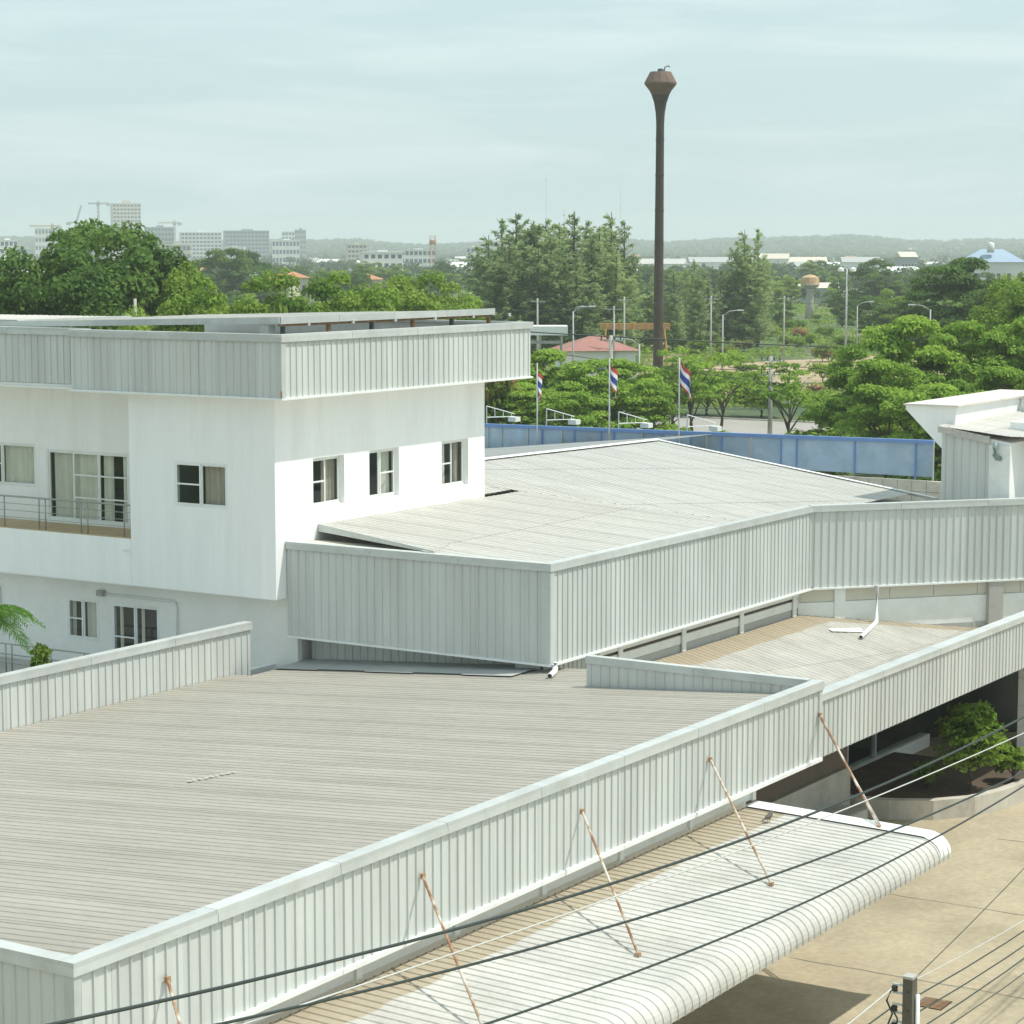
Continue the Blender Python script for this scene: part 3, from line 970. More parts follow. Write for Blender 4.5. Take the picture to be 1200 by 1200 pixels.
# lower walls under the overhang
BX, BY = 49.4, 30.0
MB().prism([(BX, BY), (63.85, BY), (63.85 + ex * 14, BY + ey * 14), (71.3, 28.8), (78.6, 42.5), (58.7, 42.5), (58.7, 37.7), (BX, 37.7)], 3.5, MZ0 + 0.01).build('wall', 'lower_wall', md)
MB().prism([(60.0, 30.3), (63.95, 30.3), (63.95 + ex * 13, 30.3 + ey * 13), (72.0, 28.4), (76, 40), (60, 40)], 0.0, 3.499).build('ground_floor_wall', 'dark_glazing', md)
clad_wall(md, (BX - 0.01, 37.7), (BX - 0.01, 30.9), 3.9, MZ0 - 0.02)
MB().box((48.95, BY + 0.1, 4.2), (BX - 0.001, 30.85, MZ0)).build('recess_block', 'cladding', md)
clad_wall(md, (48.9, BY - 0.02), (51.6, BY - 0.02), 4.0, MZ0 - 0.02)
MB().box((51.65, BY - 0.09, 4.80), (63.9, BY - 0.002, MZ0 - 0.06)).build('beam', 'trim_white', md)
MB().box((51.65, BY - 0.07, 4.46), (63.9, BY - 0.002, 4.70)).build('beam', 'trim_white', md)
MB().box((51.65, BY - 0.012, 4.70), (63.9, BY - 0.001, 4.80)).build('vent_slot', 'brown_wall', md)
for i in range(4):
    x = 52.6 + i * 3.6
    MB().box((x, BY - 0.13, 4.24), (x + 0.22, BY - 0.091, MZ0 - 0.06)).build('wall_post', 'trim_white', md)
strip(md, (51.0, BY), (63.8, BY), 4.2, 4.45, 0.0, 0.06, 'roof_grey', 'flashing', seg=2.6)
wn_ = Vector((ey, -ex, 0))        # outward normal of angled wall
u_ = Vector((ex, ey, 0))
o_ = Vector((63.85, BY, 0))
for i in range(8):
    mb = MB()
    a = 0.12 + i * 1.52
    mb.obox(o_ + u_ * a + Vector((0, 0, 4.62)), u_ * 1.5, wn_ * 0.03, (0, 0, MZ0 - 0.01 - 4.62))
    mb.build('wall_panel', 'cream_panel', md)
mb = MB().obox(o_ + u_ * 0.05 + Vector((0, 0, 3.4)), u_ * 14, wn_ * 0.06, (0, 0, 1.2)); mb.build('wall_base', 'trim_white', md)
mb = MB().obox(o_ + u_ * 1.25 + Vector((0, 0, 3.9)), u_ * 0.36, wn_ * 0.11, (0, 0, MZ0 - 3.9 - 0.01)); mb.build('pilaster', 'trim_white', md)
mb = MB().obox(o_ + u_ * 6.5 + Vector((0, 0, 3.5)), u_ * 0.5, wn_ * 0.25, (0, 0, MZ0 - 3.5 - 0.01)); mb.build('pilaster', 'concrete', md)
strip(md, tuple((o_ + u_ * 0.02).xy), tuple((o_ + u_ * 9).xy), 3.4, 3.75, 0.062, 0.10, 'roof_grey', 'flashing', seg=2.6)
# rainwater pipes
mb = MB().tube([(48.60, 29.44, 5.15), (48.60, 29.44, 5.04), (48.56, 29.42, 4.98), (48.48, 29.38, 4.955), (47.70, 29.05, 4.99)], 0.07, 12)
mb.build('downpipe', 'pvc', md, smooth=True)
mb = MB().tube([(47.70, 29.05, 4.99), (47.688, 29.045, 4.99)], 0.055, 12); mb.build('pipe_mouth', 'insulator', md)
pp = Vector((KX, MY, 0)) + u_ * 2.2 + wn_ * 0.12
mb = MB().tube([(pp.x, pp.y, 5.1), (pp.x, pp.y, 4.06), (pp.x - 0.04, pp.y - 0.01, 3.98), (pp.x - 0.14, pp.y - 0.04, 3.945), (63.0, 27.45, 3.90)], 0.07, 12)
mb.build('downpipe', 'pvc', md, smooth=True)
mb = MB().tube([(63.0, 27.45, 3.90), (62.986, 27.446, 3.8995)], 0.052, 12); mb.build('pipe_mouth', 'insulator', md)

# ================================================================== PORCH WING (fascia over the entrance)
pw = thing('porch_building', 'entrance wing with dusty ribbed roof behind a long metal-clad parapet', 'building', (57, 25, 0))
PY = 21.5
PZ0, PZ1 = 3.94, 5.38
zL = lambda x, y: 4.24 + 0.17 * (max(y, 26.0) - 30)
clad_wall(pw, (46.95, PY), (72.45, PY), PZ0, PZ1)
strip(pw, (46.95, PY), (72.45, PY), PZ1 - 0.02, PZ1 + 0.045, -0.28, 0.06, 'coping', 'coping', seg=3.4)
strip(pw, (46.95, PY), (72.45, PY), PZ1 - 0.12, PZ1 - 0.02, 0.037, 0.058, 'coping', 'coping_drip', seg=3.4)
MB().box((46.97, PY + 0.02, PZ0 + 0.05), (72.4, PY + 0.1, PZ1 - 0.025)).build('parapet_back', 'cladding', pw)
roof_sheets(pw, [(47.0, 26.0), (68.3, 26.0), (63.9, 29.88), (49.6, 29.88), (47.0, 27.4)], zL, R(77), 'roof_dusty')
roof_sheets(pw, [(47.0, 22.8), (71.9, 22.8), (68.3, 26.0), (47.0, 26.0)], zL, R(77), 'roof_dusty')
MB().prism([(47.0, 26.0), (68.2, 26.0), (63.8, 29.93), (49.7, 29.93), (47.0, 27.4)], lambda x, y: zL(x, y) - 0.07, lambda x, y: zL(x, y) - 0.015).build('roof_deck', 'concrete', pw)
MB().prism([(47.0, 22.7), (71.9, 22.7), (68.2, 26.0), (47.0, 26.0)], 3.45, 3.545).build('roof_deck', 'concrete', pw)
MB().add([(62.9, 28.35, zL(0, 28.35) + 0.05), (63.9, 27.75, zL(0, 27.75) + 0.04), (64.1, 27.95, zL(0, 27.95) + 0.09), (63.1, 28.55, zL(0, 28.55) + 0.06)], [(0, 1, 2, 3)]).build('loose_plate', 'trim_white', pw)

# entrance under the porch
MB().box((44.1, 25.0, 0), (56.6, 25.25, 3.5)).build('back_wall', 'brown_wall', pw)
MB().box((52.0, 27.6, 0), (60.0, 27.8, 1.6)).build('dado', 'lower_wall', pw)
MB().box((52.0, 27.62, 1.6), (60.0, 27.8, 3.2)).build('back_wall', 'brown_wall', pw)
MB().add([(60.35, 26.75, 0.4), (66.5, 26.75, 0.4), (66.5, 26.75, 3.42), (60.35, 26.75, 3.42)], [(0, 1, 2, 3)]).build('glazing', 'glass_dark', pw)
MB().box((60.2, 27.4, 0), (66.9, 27.55, 3.42)).build('inner_wall', 'dark_glazing', pw)
MB().box((59.95, 26.6, 0), (60.3, 26.95, 3.43)).build('pillar', 'trim_white', pw)
MB().box((62.35, 26.66, 0.4), (62.47, 26.78, 3.42)).build('mullion', 'lamp_grey', pw)
MB().box((60.3, 26.6, 0), (66.5, 26.95, 0.42)).build('plinth', 'lower_wall', pw)
for i in range(4):
    MB().box((66.0, 22.0, i * 0.86), (69.0, 23.6, i * 0.86 + 0.85)).build('pier_panel', 'lower_wall', pw)
MB().box((47.3, 23.2, 0.0), (54.5, 24.9, 0.35)).build('step', 'concrete', pw)
MB().box((48.3, 23.9, 0.35), (55.5, 24.95, 0.7)).build('step', 'concrete', pw)

MB().box((44.12, 24.9, 0), (56.6, 24.998, 1.5)).build('dado', 'concrete', pw)

# planter in front of the entrance
pl = thing('planter_bed', 'curved concrete planter bed full of dark soil beside the entrance', 'planter', (60, 23.5, 0))
path = [(57.4, 27.0), (57.0, 25.9), (56.95, 24.9), (57.15, 24.0), (57.75, 22.95), (58.75, 22.15), (60.0, 21.75), (61.5, 21.55), (63.45, 21.5)]
def offs(path, d):
    r = []
    for i, p in enumerate(path):
        a = Vector(path[max(i - 1, 0)]); b = Vector(path[min(i + 1, len(path) - 1)])
        t = (b - a).normalized()
        r.append((p[0] - t.y * d, p[1] + t.x * d))
    return r
inn = offs(path, 0.28)
for i in range(len(path) - 1):
    a, b, c, d = path[i], path[i + 1], inn[i + 1], inn[i]
    MB().prism([a, b, c, d], 0.0, 0.56).build('kerb_stone', 'kerb', pl)
MB().prism([*inn, (63.45, 26.5), (58.0, 26.55)], 0.0, 0.42).build('soil_bed', 'soil', pl)

# ================================================================== FRONT BUILDING (low roof)
fb = thing('front_building', 'low building with broad tan ribbed roof between pale metal parapets', 'building', (35, 30, 0))
GY, GX0, GX1 = 21.4, 22.6, 46.9
GZ0, GZ1 = 4.0, 5.74
zG = lambda x, y: 4.22 + 0.073 * (38.4 - y)
clad_wall(fb, (GX0, GY), (GX1, GY), GZ0, GZ1)
clad_wall(fb, (GX0, 38.4), (GX0, GY), GZ0 - 0.1, GZ1)
clad_wall(fb, (GX0, 38.4), (47.6, 38.4), 4.0, 5.5)
clad_wall(fb, (46.85, 27.5), (46.85, GY + 0.1), 5.0, GZ1)
for a, b, c0, c1, z1 in (((GX0, GY), (GX1 + 0.05, GY), -0.07, 0, GZ1), ((GX0, 38.4), (GX0, GY), 0, 0.205, GZ1), ((GX0, 38.4), (47.62, 38.4), 0, 0, 5.5)):
    coped(fb, a, b, c0, c1, z1)
strip(fb, (46.85, 27.5), (46.85, GY + 0.29), GZ1 - 0.14, GZ1 + 0.04, -0.16, 0.05, 'coping', 'coping', seg=3.0)
strip(fb, (GX0, GY), (GX1, GY), GZ0 - 0.06, GZ0 + 0.02, -0.04, 0.08, 'trim_white', 'bottom_trim', seg=3.0)
MB().box((GX1 - 0.13, GY - 0.042, GZ0 + 0.021), (GX1 + 0.03, GY + 0.1, GZ1 - 0.172)).build('corner_trim', 'coping', fb)
MB().box((GX0 - 0.042, GY - 0.042, GZ0 + 0.021), (GX0 + 0.1, GY + 0.14, GZ1 - 0.172)).build('corner_trim', 'coping', fb)
mb = MB().box((GX0 + 0.03, GY + 0.03, 4.1), (GX1 - 0.02, GY + 0.1, GZ1 - 0.025)).box((GX0 + 0.03, GY + 0.11, 4.1), (GX0 + 0.1, 38.38, GZ1 - 0.025))
mb.box((GX0 + 0.11, 38.43, 3.2), (47.58, 38.52, 5.47)).box((46.88, GY + 0.12, 4.2), (46.95, 27.5, GZ1 - 0.15))
mb.build('parapet_back', 'cladding', fb)
roof_sheets(fb, [(GX0 + 0.1, GY + 0.11), (46.8, GY + 0.11), (46.8, 38.38), (GX0 + 0.1, 38.38)], zG, math.pi / 2, 'roof_tan', h=0.013, lap=60)
roof_sheets(fb, [(46.8, 27.5), (49.35, 27.5), (49.35, 37.75), (46.8, 37.75)], zG, math.pi / 2, 'roof_tan', h=0.013, lap=60)
for i in range(5):
    y0, y1 = 30.2 + i * 1.52, 30.2 + (i + 1) * 1.52 - 0.01
    mb = MB().add([(47.75 + 0.1 * (i % 2), y0, zG(0, y0) + 0.045), (49.36, y0, zG(0, y0) + 0.06), (49.36, y1, zG(0, y1) + 0.06), (47.75 + 0.1 * (i % 2), y1, zG(0, y1) + 0.045)], [(0, 1, 2, 3)])
    mb.build('roof_flashing', 'roof_grey', fb)
# pale smear of old sealant on the roof
rng = random.Random(9)
for i in range(9):
    x = 34.5 + i * 0.13
    y = 29.42 - i * 0.035
    mb = MB().add([(x, y, zG(x, y) + 0.042), (x + rng.uniform(0.03, 0.12), y - 0.02, zG(x, y) + 0.043), (x + 0.1, y + rng.uniform(0.05, 0.2), zG(x, y) + 0.035), (x + 0.02, y + 0.08, zG(x, y) + 0.035)], [(0, 1, 2, 3)])
    mb.build('sealant_patch', 'roof_pale', fb)
# walls below the parapet
MB().box((GX0 + 0.4, 21.85, 0), (44.1, 22.05, 4.1)).build('wall', 'lower_wall', fb)
MB().box((43.9, 22.06, 0), (44.1, 25.0, 4.1)).build('wall', 'lower_wall', fb)
MB().box((GX0 + 0.4, 22.05, 0), (GX0 + 0.6, 38.3, 4.0)).build('wall', 'lower_wall', fb)
MB().box((44.0, 22.06, 4.0), (46.8, 29, 4.1)).build('porch_ceiling', 'lower_wall', fb)
MB().box((22.7, 38.5, 0), (48.8, 38.7, 4.2)).build('wall', 'lower_wall', fb)
MB().box((GX0 + 0.4, 21.60, 3.84), (44.05, 21.849, 3.97)).build('wall_beam', 'trim_white', fb)
MB().box((GX0 + 0.4, 21.80, 3.77), (44.05, 21.848, 3.84)).build('vent_slot', 'tile_tan', fb)
MB().box((GX0 + 0.4, 21.64, 3.62), (44.05, 21.849, 3.77)).build('wall_beam', 'trim_white', fb)
for i in range(8):
    x = 23.6 + i * 2.9
    MB().box((x, 21.585, 3.6), (x + 0.16, 21.639, 3.985)).build('wall_post', 'trim_white', fb)

# ================================================================== AWNING
aw = thing('awning', 'long ribbed metal awning with rolled edge hung below the parapet', 'awning', (30, 19, 0))
prof_pts = [(21.55, 3.56), (19.5, 3.51), (17.55, 3.46)]
cy, cz, rr = 17.55, 3.06, 0.40
for k in range(1, 9):
    a = R(90) + R(100) * k / 8
    prof_pts.append((cy + rr * 1.2 * math.cos(a), cz + rr * math.sin(a)))
pr = rib_profile(3, PITCH, 0.02)
vs_, fs = [], []
for i, (yy, zz) in enumerate(prof_pts):
    a = Vector(prof_pts[max(i - 1, 0)]); b = Vector(prof_pts[min(i + 1, len(prof_pts) - 1)])
    t = (b - a).normalized()
    nn = Vector((t.y, -t.x)) if False else Vector((-t.y, t.x))
    if nn.y < 0 and i < 4:
        nn = -nn
    if i >= 4:
        nn = Vector(((yy - cy), (zz - cz))).normalized()
    for x, h in pr:
        vs_.append((x, yy + nn.x * h, zz + nn.y * h))
npf = len(pr)
for i in range(len(prof_pts) - 1):
    for k in range(npf - 1):
        fs.append((i * npf + k, i * npf + k + 1, (i + 1) * npf + k + 1, (i + 1) * npf + k))
aw_me = bpy.data.meshes.new('awning_sheet')
aw_me.from_pydata(vs_, [], fs)
aw_me.materials.append(MATS['roof_canopy'])
x = 43.95 - 0.75
while x > 15:
    link('awning_sheet', aw_me, aw, (x, 0, 0))
    x -= 0.75
mb = MB()
for i in range(len(prof_pts) - 1):
    (ya, za), (yb, zb) = prof_pts[i], prof_pts[i + 1]
    o1 = 0.036
    mb.add([(43.42, ya, za + o1), (43.98, ya, za + o1), (43.98, yb, zb + o1 if i < 3 else zb + o1 * 0.5), (43.42, yb, zb + o1 if i < 3 else zb + o1 * 0.5)], [(0, 1, 2, 3)])
    if i >= 3:
        pass
mb.add([(43.98, 21.55, 3.60), (43.98, 17.5, 3.50), (43.98, 17.5, 3.36), (43.98, 21.55, 3.46)], [(0, 1, 2, 3)])
mb.build('end_flashing', 'trim_white', aw)
for yy, zz in ((20.9, 3.42), (19.2, 3.38), (17.7, 3.33)):
    MB().box((15, yy, zz - 0.1), (43.9, yy + 0.06, zz + 0.02)).build('purlin', 'dark_steel', aw)
tops = [46.75, 41.38, 36.2, 30.94, 24.46, 19.3]
bots = [43.55, 38.45, 33.29, 28.51, 22.2, 17.0]
for i, (a, b) in enumerate(zip(tops, bots)):
    if a < GX0:
        continue
    T, B = Vector((a, GY - 0.07, 5.02)), Vector((b, 18.5, 3.53))
    rod = MB().tube([T, B], 0.026, 8).build('tie_rod', 'rusty_pipe', aw, smooth=True)
    MB().box((a - 0.04, GY - 0.1, 4.98), (a + 0.04, GY - 0.04, 5.07)).build('rod_bracket', 'rust_edge', rod)
    MB().box((b - 0.04, 18.46, 3.49), (b + 0.04, 18.54, 3.56)).build('rod_shoe', 'rust_edge', rod)
    MB().box((b - 0.05, 18.47, 3.3), (b + 0.05, 21.6, 3.36)).build('rafter', 'dark_steel', aw)
    if i == 0:
        MB().tube([T + Vector((0.05, 0, -0.1)), B + Vector((0.12, 0.02, 0.0))], 0.022, 8).build('tie_rod', 'lamp_grey', aw, smooth=True)

# bird resting on the awning
bd = thing('bird', 'small dark bird perched on the awning', 'bird', (42.55, 20.55, 3.55))
b0 = Vector((42.55, 20.55, 3.55))
mb = MB().tube([b0 + Vector((-0.13, 0.03, 0.10)), b0 + Vector((-0.07, 0.02, 0.115)), b0 + Vector((0, 0, 0.13)), b0 + Vector((0.05, -0.01, 0.16)), b0 + Vector((0.07, -0.02, 0.21)), b0 + Vector((0.10, -0.03, 0.225)), b0 + Vector((0.14, -0.04, 0.215))],
             [0.008, 0.04, 0.06, 0.055, 0.036, 0.03, 0.004], 10)
mb.build('body', 'feather', bd, smooth=True)
for dy in (-0.02, 0.02):
    MB().tube([b0 + Vector((0.0, dy, 0.09)), b0 + Vector((0.0, dy, 0.0))], 0.006, 5).build('leg', 'rust_edge', bd)
MB().tube([b0 + Vector((-0.1, 0.03, 0.10)), b0 + Vector((-0.22, 0.05, 0.08))], [0.02, 0.012], 6).build('tail', 'feather', bd)

# ================================================================== TOWER BLOCK AT THE WING'S END
tb = thing('stair_tower', 'white clad stair tower with flared parapet behind the angled wing', 'building', (73, 26, 0))
TX, T0, T1 = 69.5, 25.3, 27.6
MB().prism([(TX + 0.03, T0), (78, T0), (78, T1), (TX + 0.03, T1)], 4.0, lambda x, y: 9.74 + 0.17 * (y - T1)).build('body', 'wall_white', tb)
clad_wall(tb, (TX, T1), (TX, 26.0), 6.6, 9.56, m='cladding', nribs=2, name='cladding_sheet')
MB().box((TX - 0.05, T0, 6.0), (TX + 0.02, 25.99, 9.28)).build('plain_panel', 'trim_white', tb)
for i in range(7):
    ya, yb = T1 + 0.1 - i * 0.25, T1 + 0.1 - (i + 1) * 0.25 + 0.012
    e0, e1 = 0.17 * (ya - T1), 0.17 * (yb - T1)
    MB().add([(TX - 0.12, ya, 9.60 + e0), (TX - 0.12, yb, 9.60 + e1), (TX - 0.12, yb, 9.80 + e1), (TX - 0.12, ya, 9.80 + e0),
              (TX + 0.5, ya, 9.84 + e0), (TX + 0.5, yb, 9.84 + e1)], [(0, 1, 2, 3), (3, 2, 5, 4)]).build('eaves_sheet', 'roof_pale', tb)
roof_sheets(tb, [(TX - 0.08, T0), (71.2, 23.8), (76.0, 19.8), (76.0, T1 + 0.1), (TX - 0.08, T1 + 0.1)], lambda x, y: 9.80 + 0.10 * (y - T1) + 0.02 * (x - TX), 0, 'roof_pale')
# flared parapet: its end faces the yard, it runs back along the roof edge
mb = MB().add([(70.2, T1 - 0.05, 8.7), (70.2, T1 + 1.55, 10.25), (70.2, T1 + 1.55, 10.38), (70.2, T1 - 0.2, 10.38),
               (79, T1 - 0.05, 8.7), (79, T1 + 1.55, 10.25), (79, T1 + 1.55, 10.38), (79, T1 - 0.2, 10.38)],
              [(0, 1, 2, 3), (7, 6, 5, 4), (0, 4, 5, 1), (1, 5, 6, 2), (2, 6, 7, 3), (3, 7, 4, 0)])
mb.build('flared_parapet', 'wall_white', tb)
for i in range(5):
    MB().box((76.1, T1 - 0.22 - i * 1.6, 9.2), (76.25, T1 - 0.22 - i * 1.6 - 1.585, 10.36)).build('parapet_panel', 'wall_white', tb)
MB().box((76.0, 18, 10.362), (76.4, T1 - 0.31, 10.43)).build('parapet_cap', 'stone_coping', tb)
MB().box((70.1, T1 - 0.3, 10.385), (79, T1 + 1.6, 10.44)).build('parapet_cap', 'stone_coping', tb)
mb = MB().add([(71.2, 25.65, 8.0), (71.2, 25.95, 9.65), (71.2, 25.95, 9.9), (71.2, 23.55, 9.9), (71.2, 23.55, 8.0), (74, 25.65, 8.0), (74, 25.95, 9.65), (74, 25.95, 9.9), (74, 23.55, 9.9), (74, 23.55, 8.0)],
              [(0, 1, 2, 3, 4), (9, 8, 7, 6, 5), (0, 5, 6, 1), (1, 6, 7, 2), (2, 7, 8, 3), (3, 8, 9, 4), (4, 9, 5, 0)])
mb.build('flared_bay', 'wall_white', tb)
MB().box((71.3, 23.6, 5.5), (74, 25.6, 8.0)).build('bay_wall', 'wall_white', tb)
mb = MB().tube([(TX - 0.12, 25.75, 9.36), (TX - 0.18, 25.75, 9.2), (TX - 0.18, 25.75, 8.98), (TX - 0.14, 25.69, 8.88), (TX - 0.05, 25.6, 8.86)], 0.08, 10)
mb.build('rain_spout', 'pvc_grey', tb, smooth=True)

# ================================================================== REAR BLOCK WITH BLUE SCREEN
rb = thing('rear_building', 'flat rear block with pale rim behind the grey roofs', 'building', (78, 45, 0))
MB().box((79.6, 28, 0), (84.4, 59, 5.4)).build('wall', 'lower_wall', rb)
MB().box((80, 29, 5.4), (84.3, 58, 5.5)).build('roof_deck', 'roof_grey', rb)
bs = thing('blue_screen', 'long blue panelled screen standing along the rear roof edge', 'screen', (84.8, 45, 5.4))
ys = [34.0, 34.75, 37.35, 39.9]
y = 39.9
rng = random.Random(3)
while y < 57:
    y += rng.choice((0.62, 0.7, 0.74, 1.0, 1.35))
    ys.append(y)
def ztop(y): return 7.98 - 0.0095 * (y - 34)
for a, b in zip(ys[:-1], ys[1:]):
    MB().add([(84.78, a + 0.03, 6.52), (84.78, b - 0.03, 6.52), (84.78, b - 0.03, ztop(b) - 0.1), (84.78, a + 0.03, ztop(a) - 0.1),
              (84.82, a + 0.03, 6.52), (84.82, b - 0.03, 6.52), (84.82, b - 0.03, ztop(b) - 0.1), (84.82, a + 0.03, ztop(a) - 0.1)],
             [(0, 3, 2, 1), (4, 5, 6, 7), (0, 4, 7, 3), (1, 2, 6, 5), (3, 7, 6, 2), (0, 1, 5, 4)]).build('panel', 'blue_panel', bs)
    MB().box((84.72, a - 0.03, 6.4), (84.77, a + 0.03, ztop(a) - 0.02)).build('stile', 'blue_frame' if rng.random() < 0.7 else 'lamp_grey', bs)
MB().add([(84.70, 34, ztop(34) - 0.14), (84.70, 57, ztop(57) - 0.14), (84.70, 57, ztop(57)), (84.70, 34, ztop(34)), (84.90, 34, ztop(34) - 0.14), (84.90, 57, ztop(57) - 0.14), (84.90, 57, ztop(57)), (84.90, 34, ztop(34))],
         [(0, 3, 2, 1), (4, 5, 6, 7), (0, 4, 7, 3), (1, 2, 6, 5), (3, 7, 6, 2), (0, 1, 5, 4)]).build('top_rail', 'blue_frame', bs)
for row in range(2):
    y = 33.6
    k = 0
    while y < 58:
        MB().box((84.6, y + 0.008, 5.5 + row * 0.44), (84.9, y + 0.60, 5.5 + row * 0.44 + 0.425)).build('block', 'kerb', bs)
        y += 0.61
# flag poles with drooping striped flags
def flag_pole(y, top, label, twist, W=0.6, fold=0.06):
    f = thing('flag_pole', label, 'flag', (84.45, y, 5.5), 'flags along the blue screen')
    MB().tube([(84.45, y, 5.5), (84.45, y, top)], [0.045, 0.03], 8).build('pole', 'lamp_grey', f, smooth=True)
    n, mrow = 10, 10
    H = 1.75
    vs_, fs, ms_ = [], [], []
    for j in range(mrow + 1):
        t = j / mrow
        for i in range(n + 1):
            s = i / n
            px = 0.04 + W * s * (0.9 + 0.1 * t)
            drop = 0.95 * s
            pz = top - 0.05 - drop * 0.8 - t * H * (0.62 - 0.05 * s)
            dy = -px * math.cos(twist) + fold * 0.8 * math.sin(s * 7 + t * 2)
            dx = px * math.sin(twist) + fold * math.sin(s * 9 + 1 + t)
            vs_.append((84.45 + dx, y + dy, pz))
    cl = [0, 0, 1, 1, 2, 2, 2, 1, 1, 0]
    for j in range(mrow):
        for i in range(n):
            fs.append((j * (n + 1) + i, j * (n + 1) + i + 1, (j + 1) * (n + 1) + i + 1, (j + 1) * (n + 1) + i))
            ms_.append(cl[j] if False else [0, 1, 2, 2, 1, 0][min(5, int(j / mrow * 6))])
    mb = MB(); mb.v = vs_; mb.f = fs; mb.m = ms_
    mb.build('flag', ['flag_red', 'flag_white', 'flag_blue'], f, smooth=True)
flag_pole(45.15, 10.95, 'red white and blue flag spread widest, hanging from its pole by the blue screen', 0.35, 0.52)
flag_pole(48.5, 10.85, 'red white and blue flag hanging half folded on the middle pole of the screen', 0.9, 0.36, 0.09)
flag_pole(52.1, 10.55, 'red white and blue flag wrapped tight round its pole beside the white building', 1.3, 0.18, 0.10)
# lighting arms above the screen
for i, (y, lab) in enumerate(((55.0, 'white truss lamp arm on the screen close to the white building wall'), (51.9, 'white truss lamp arm beside the tightly wrapped flag'),
                              (48.3, 'white truss lamp arm beside the half folded flag'), (45.0, 'white truss lamp arm beside the widely spread flag'))):
    la = thing('lamp_arm', lab, 'lamp', (84.9, y, 7.8), 'lamp arms along the blue screen')
    mb = MB()
    A, B, Cc = Vector((84.9, y, 8.55)), Vector((84.9, y, 8.05)), Vector((86.0, y - 0.75, 8.05))
    MB().tube([Vector((84.9, y, 7.7)), A], 0.03, 6).build('upright', 'lamp_grey', la)
    MB().tube([A, Cc + Vector((0, 0, 0.12))], 0.022, 6).build('top_chord', 'trim_white', la)
    MB().tube([B, Cc], 0.022, 6).build('bottom_chord', 'trim_white', la)
    for t in (0.3, 0.6, 0.9):
        MB().tube([A.lerp(Cc + Vector((0, 0, 0.12)), t), B.lerp(Cc, t)], 0.016, 6).build('web', 'trim_white', la)
    MB().box(Cc + Vector((-0.2, -0.2, -0.22)), Cc + Vector((0.2, 0.2, -0.02))).build('lamp_head', 'trim_white', la)

# ================================================================== TERRACE (behind the low parapet)
MB_t = MB().box((20, 38.75, 0), (48.85, 60, 3.4))
tag(MB_t.build('terrace', 'concrete'), kind='structure')
tr = thing('terrace_railing', 'thin steel railing on the terrace outside the lower windows', 'railing', (46.8, 45, 3.4))
for z in (4.3, 4.0, 3.75):
    MB().tube([(46.8, 43.2, z), (46.8, 50, z)], 0.02, 6).build('rail_bar', 'rail_steel', tr, smooth=True)
for i in range(5):
    for d in (0, 0.24):
        MB().tube([(46.8, 43.4 + i * 1.5 + d, 3.4), (46.8, 43.4 + i * 1.5 + d, 4.3)], 0.022, 6).build('rail_post', 'rail_steel', tr, smooth=True)

# ================================================================== VEGETATION
def leaves(name, P, Nn, S, m, aspect=1.0, bend=0.0, seed=1, parent=None):
    """one mesh of many leaf-sized rhombic faces"""
    rg = np.random.default_rng(seed)
    n = len(P)
    Nn = Nn / (np.linalg.norm(Nn, axis=1, keepdims=True) + 1e-9)
    r = rg.normal(size=(n, 3))
    T = np.cross(Nn, r); T /= (np.linalg.norm(T, axis=1, keepdims=True) + 1e-9)
    Bt = np.cross(Nn, T)
    S = S[:, None]
    V = np.stack([P - T * S * 0.5 * aspect, P - Bt * S * 0.32 + Nn * S * bend, P + T * S * 0.5 * aspect, P + Bt * S * 0.32 + Nn * S * bend], 1).reshape(-1, 3)
    me = bpy.data.meshes.new(name)
    me.vertices.add(4 * n); me.loops.add(4 * n); me.polygons.add(n)
    me.vertices.foreach_set('co', V.astype(np.float32).ravel())
    me.loops.foreach_set('vertex_index', np.arange(4 * n, dtype=np.int32))
    me.polygons.foreach_set('loop_start', np.arange(0, 4 * n, 4, dtype=np.int32))
    me.materials.append(MATS[m])
    me.update(calc_edges=True)
    return me


def clump_leaves(rg, C, Rad, per, flat=1.0, up=0.5, size=(0.3, 0.5)):
    Ps, Ns, Ss = [], [], []
    for c, r in zip(C, Rad):
        k = max(6, int(per * r * r))
        d = rg.normal(size=(k, 3)); d /= np.linalg.norm(d, axis=1, keepdims=True)
        d[:, 2] = np.where(d[:, 2] < -0.25, -d[:, 2] * 0.6, d[:, 2])
        rad = r * (0.55 + 0.5 * rg.random((k, 1)) ** 0.6)
        p = d * rad * np.array([1, 1, flat])
        Ps.append(c + p)
        Ns.append(d * 0.55 + np.array([0, 0, up]) + rg.normal(size=(k, 3)) * 0.45)
        Ss.append(rg.uniform(size[0], size[1], k))
    return np.concatenate(Ps), np.concatenate(Ns), np.concatenate(Ss)


def trunk_mesh(rg, h, r, limbs, spread, top, wob=0.3):
    mb = MB()
    pts = [(wob * math.sin(i * 1.3) * 0.4 * i / 5, wob * math.cos(i * 1.7) * 0.4 * i / 5, h * i / 5) for i in range(6)]
    mb.tube([(a, b, c - 0.15 if i == 0 else c) for i, (a, b, c) in enumerate(pts)], [r * (1.25 - 0.6 * i / 5) for i in range(6)], 8)
    for k in range(limbs):
        a = 2 * math.pi * (k + rg.uniform(-0.3, 0.3)) / limbs
        s = pts[3 + k % 3]
        e = (math.cos(a) * spread * rg.uniform(0.5, 0.9), math.sin(a) * spread * rg.uniform(0.5, 0.9), h + (top - h) * rg.uniform(0.3, 0.8))
        m1 = (s[0] * 0.5 + e[0] * 0.4, s[1] * 0.5 + e[1] * 0.4, s[2] * 0.45 + e[2] * 0.55)
        mb.tube([s, m1, e], [r * 0.5, r * 0.32, r * 0.1], 6)
    return mb


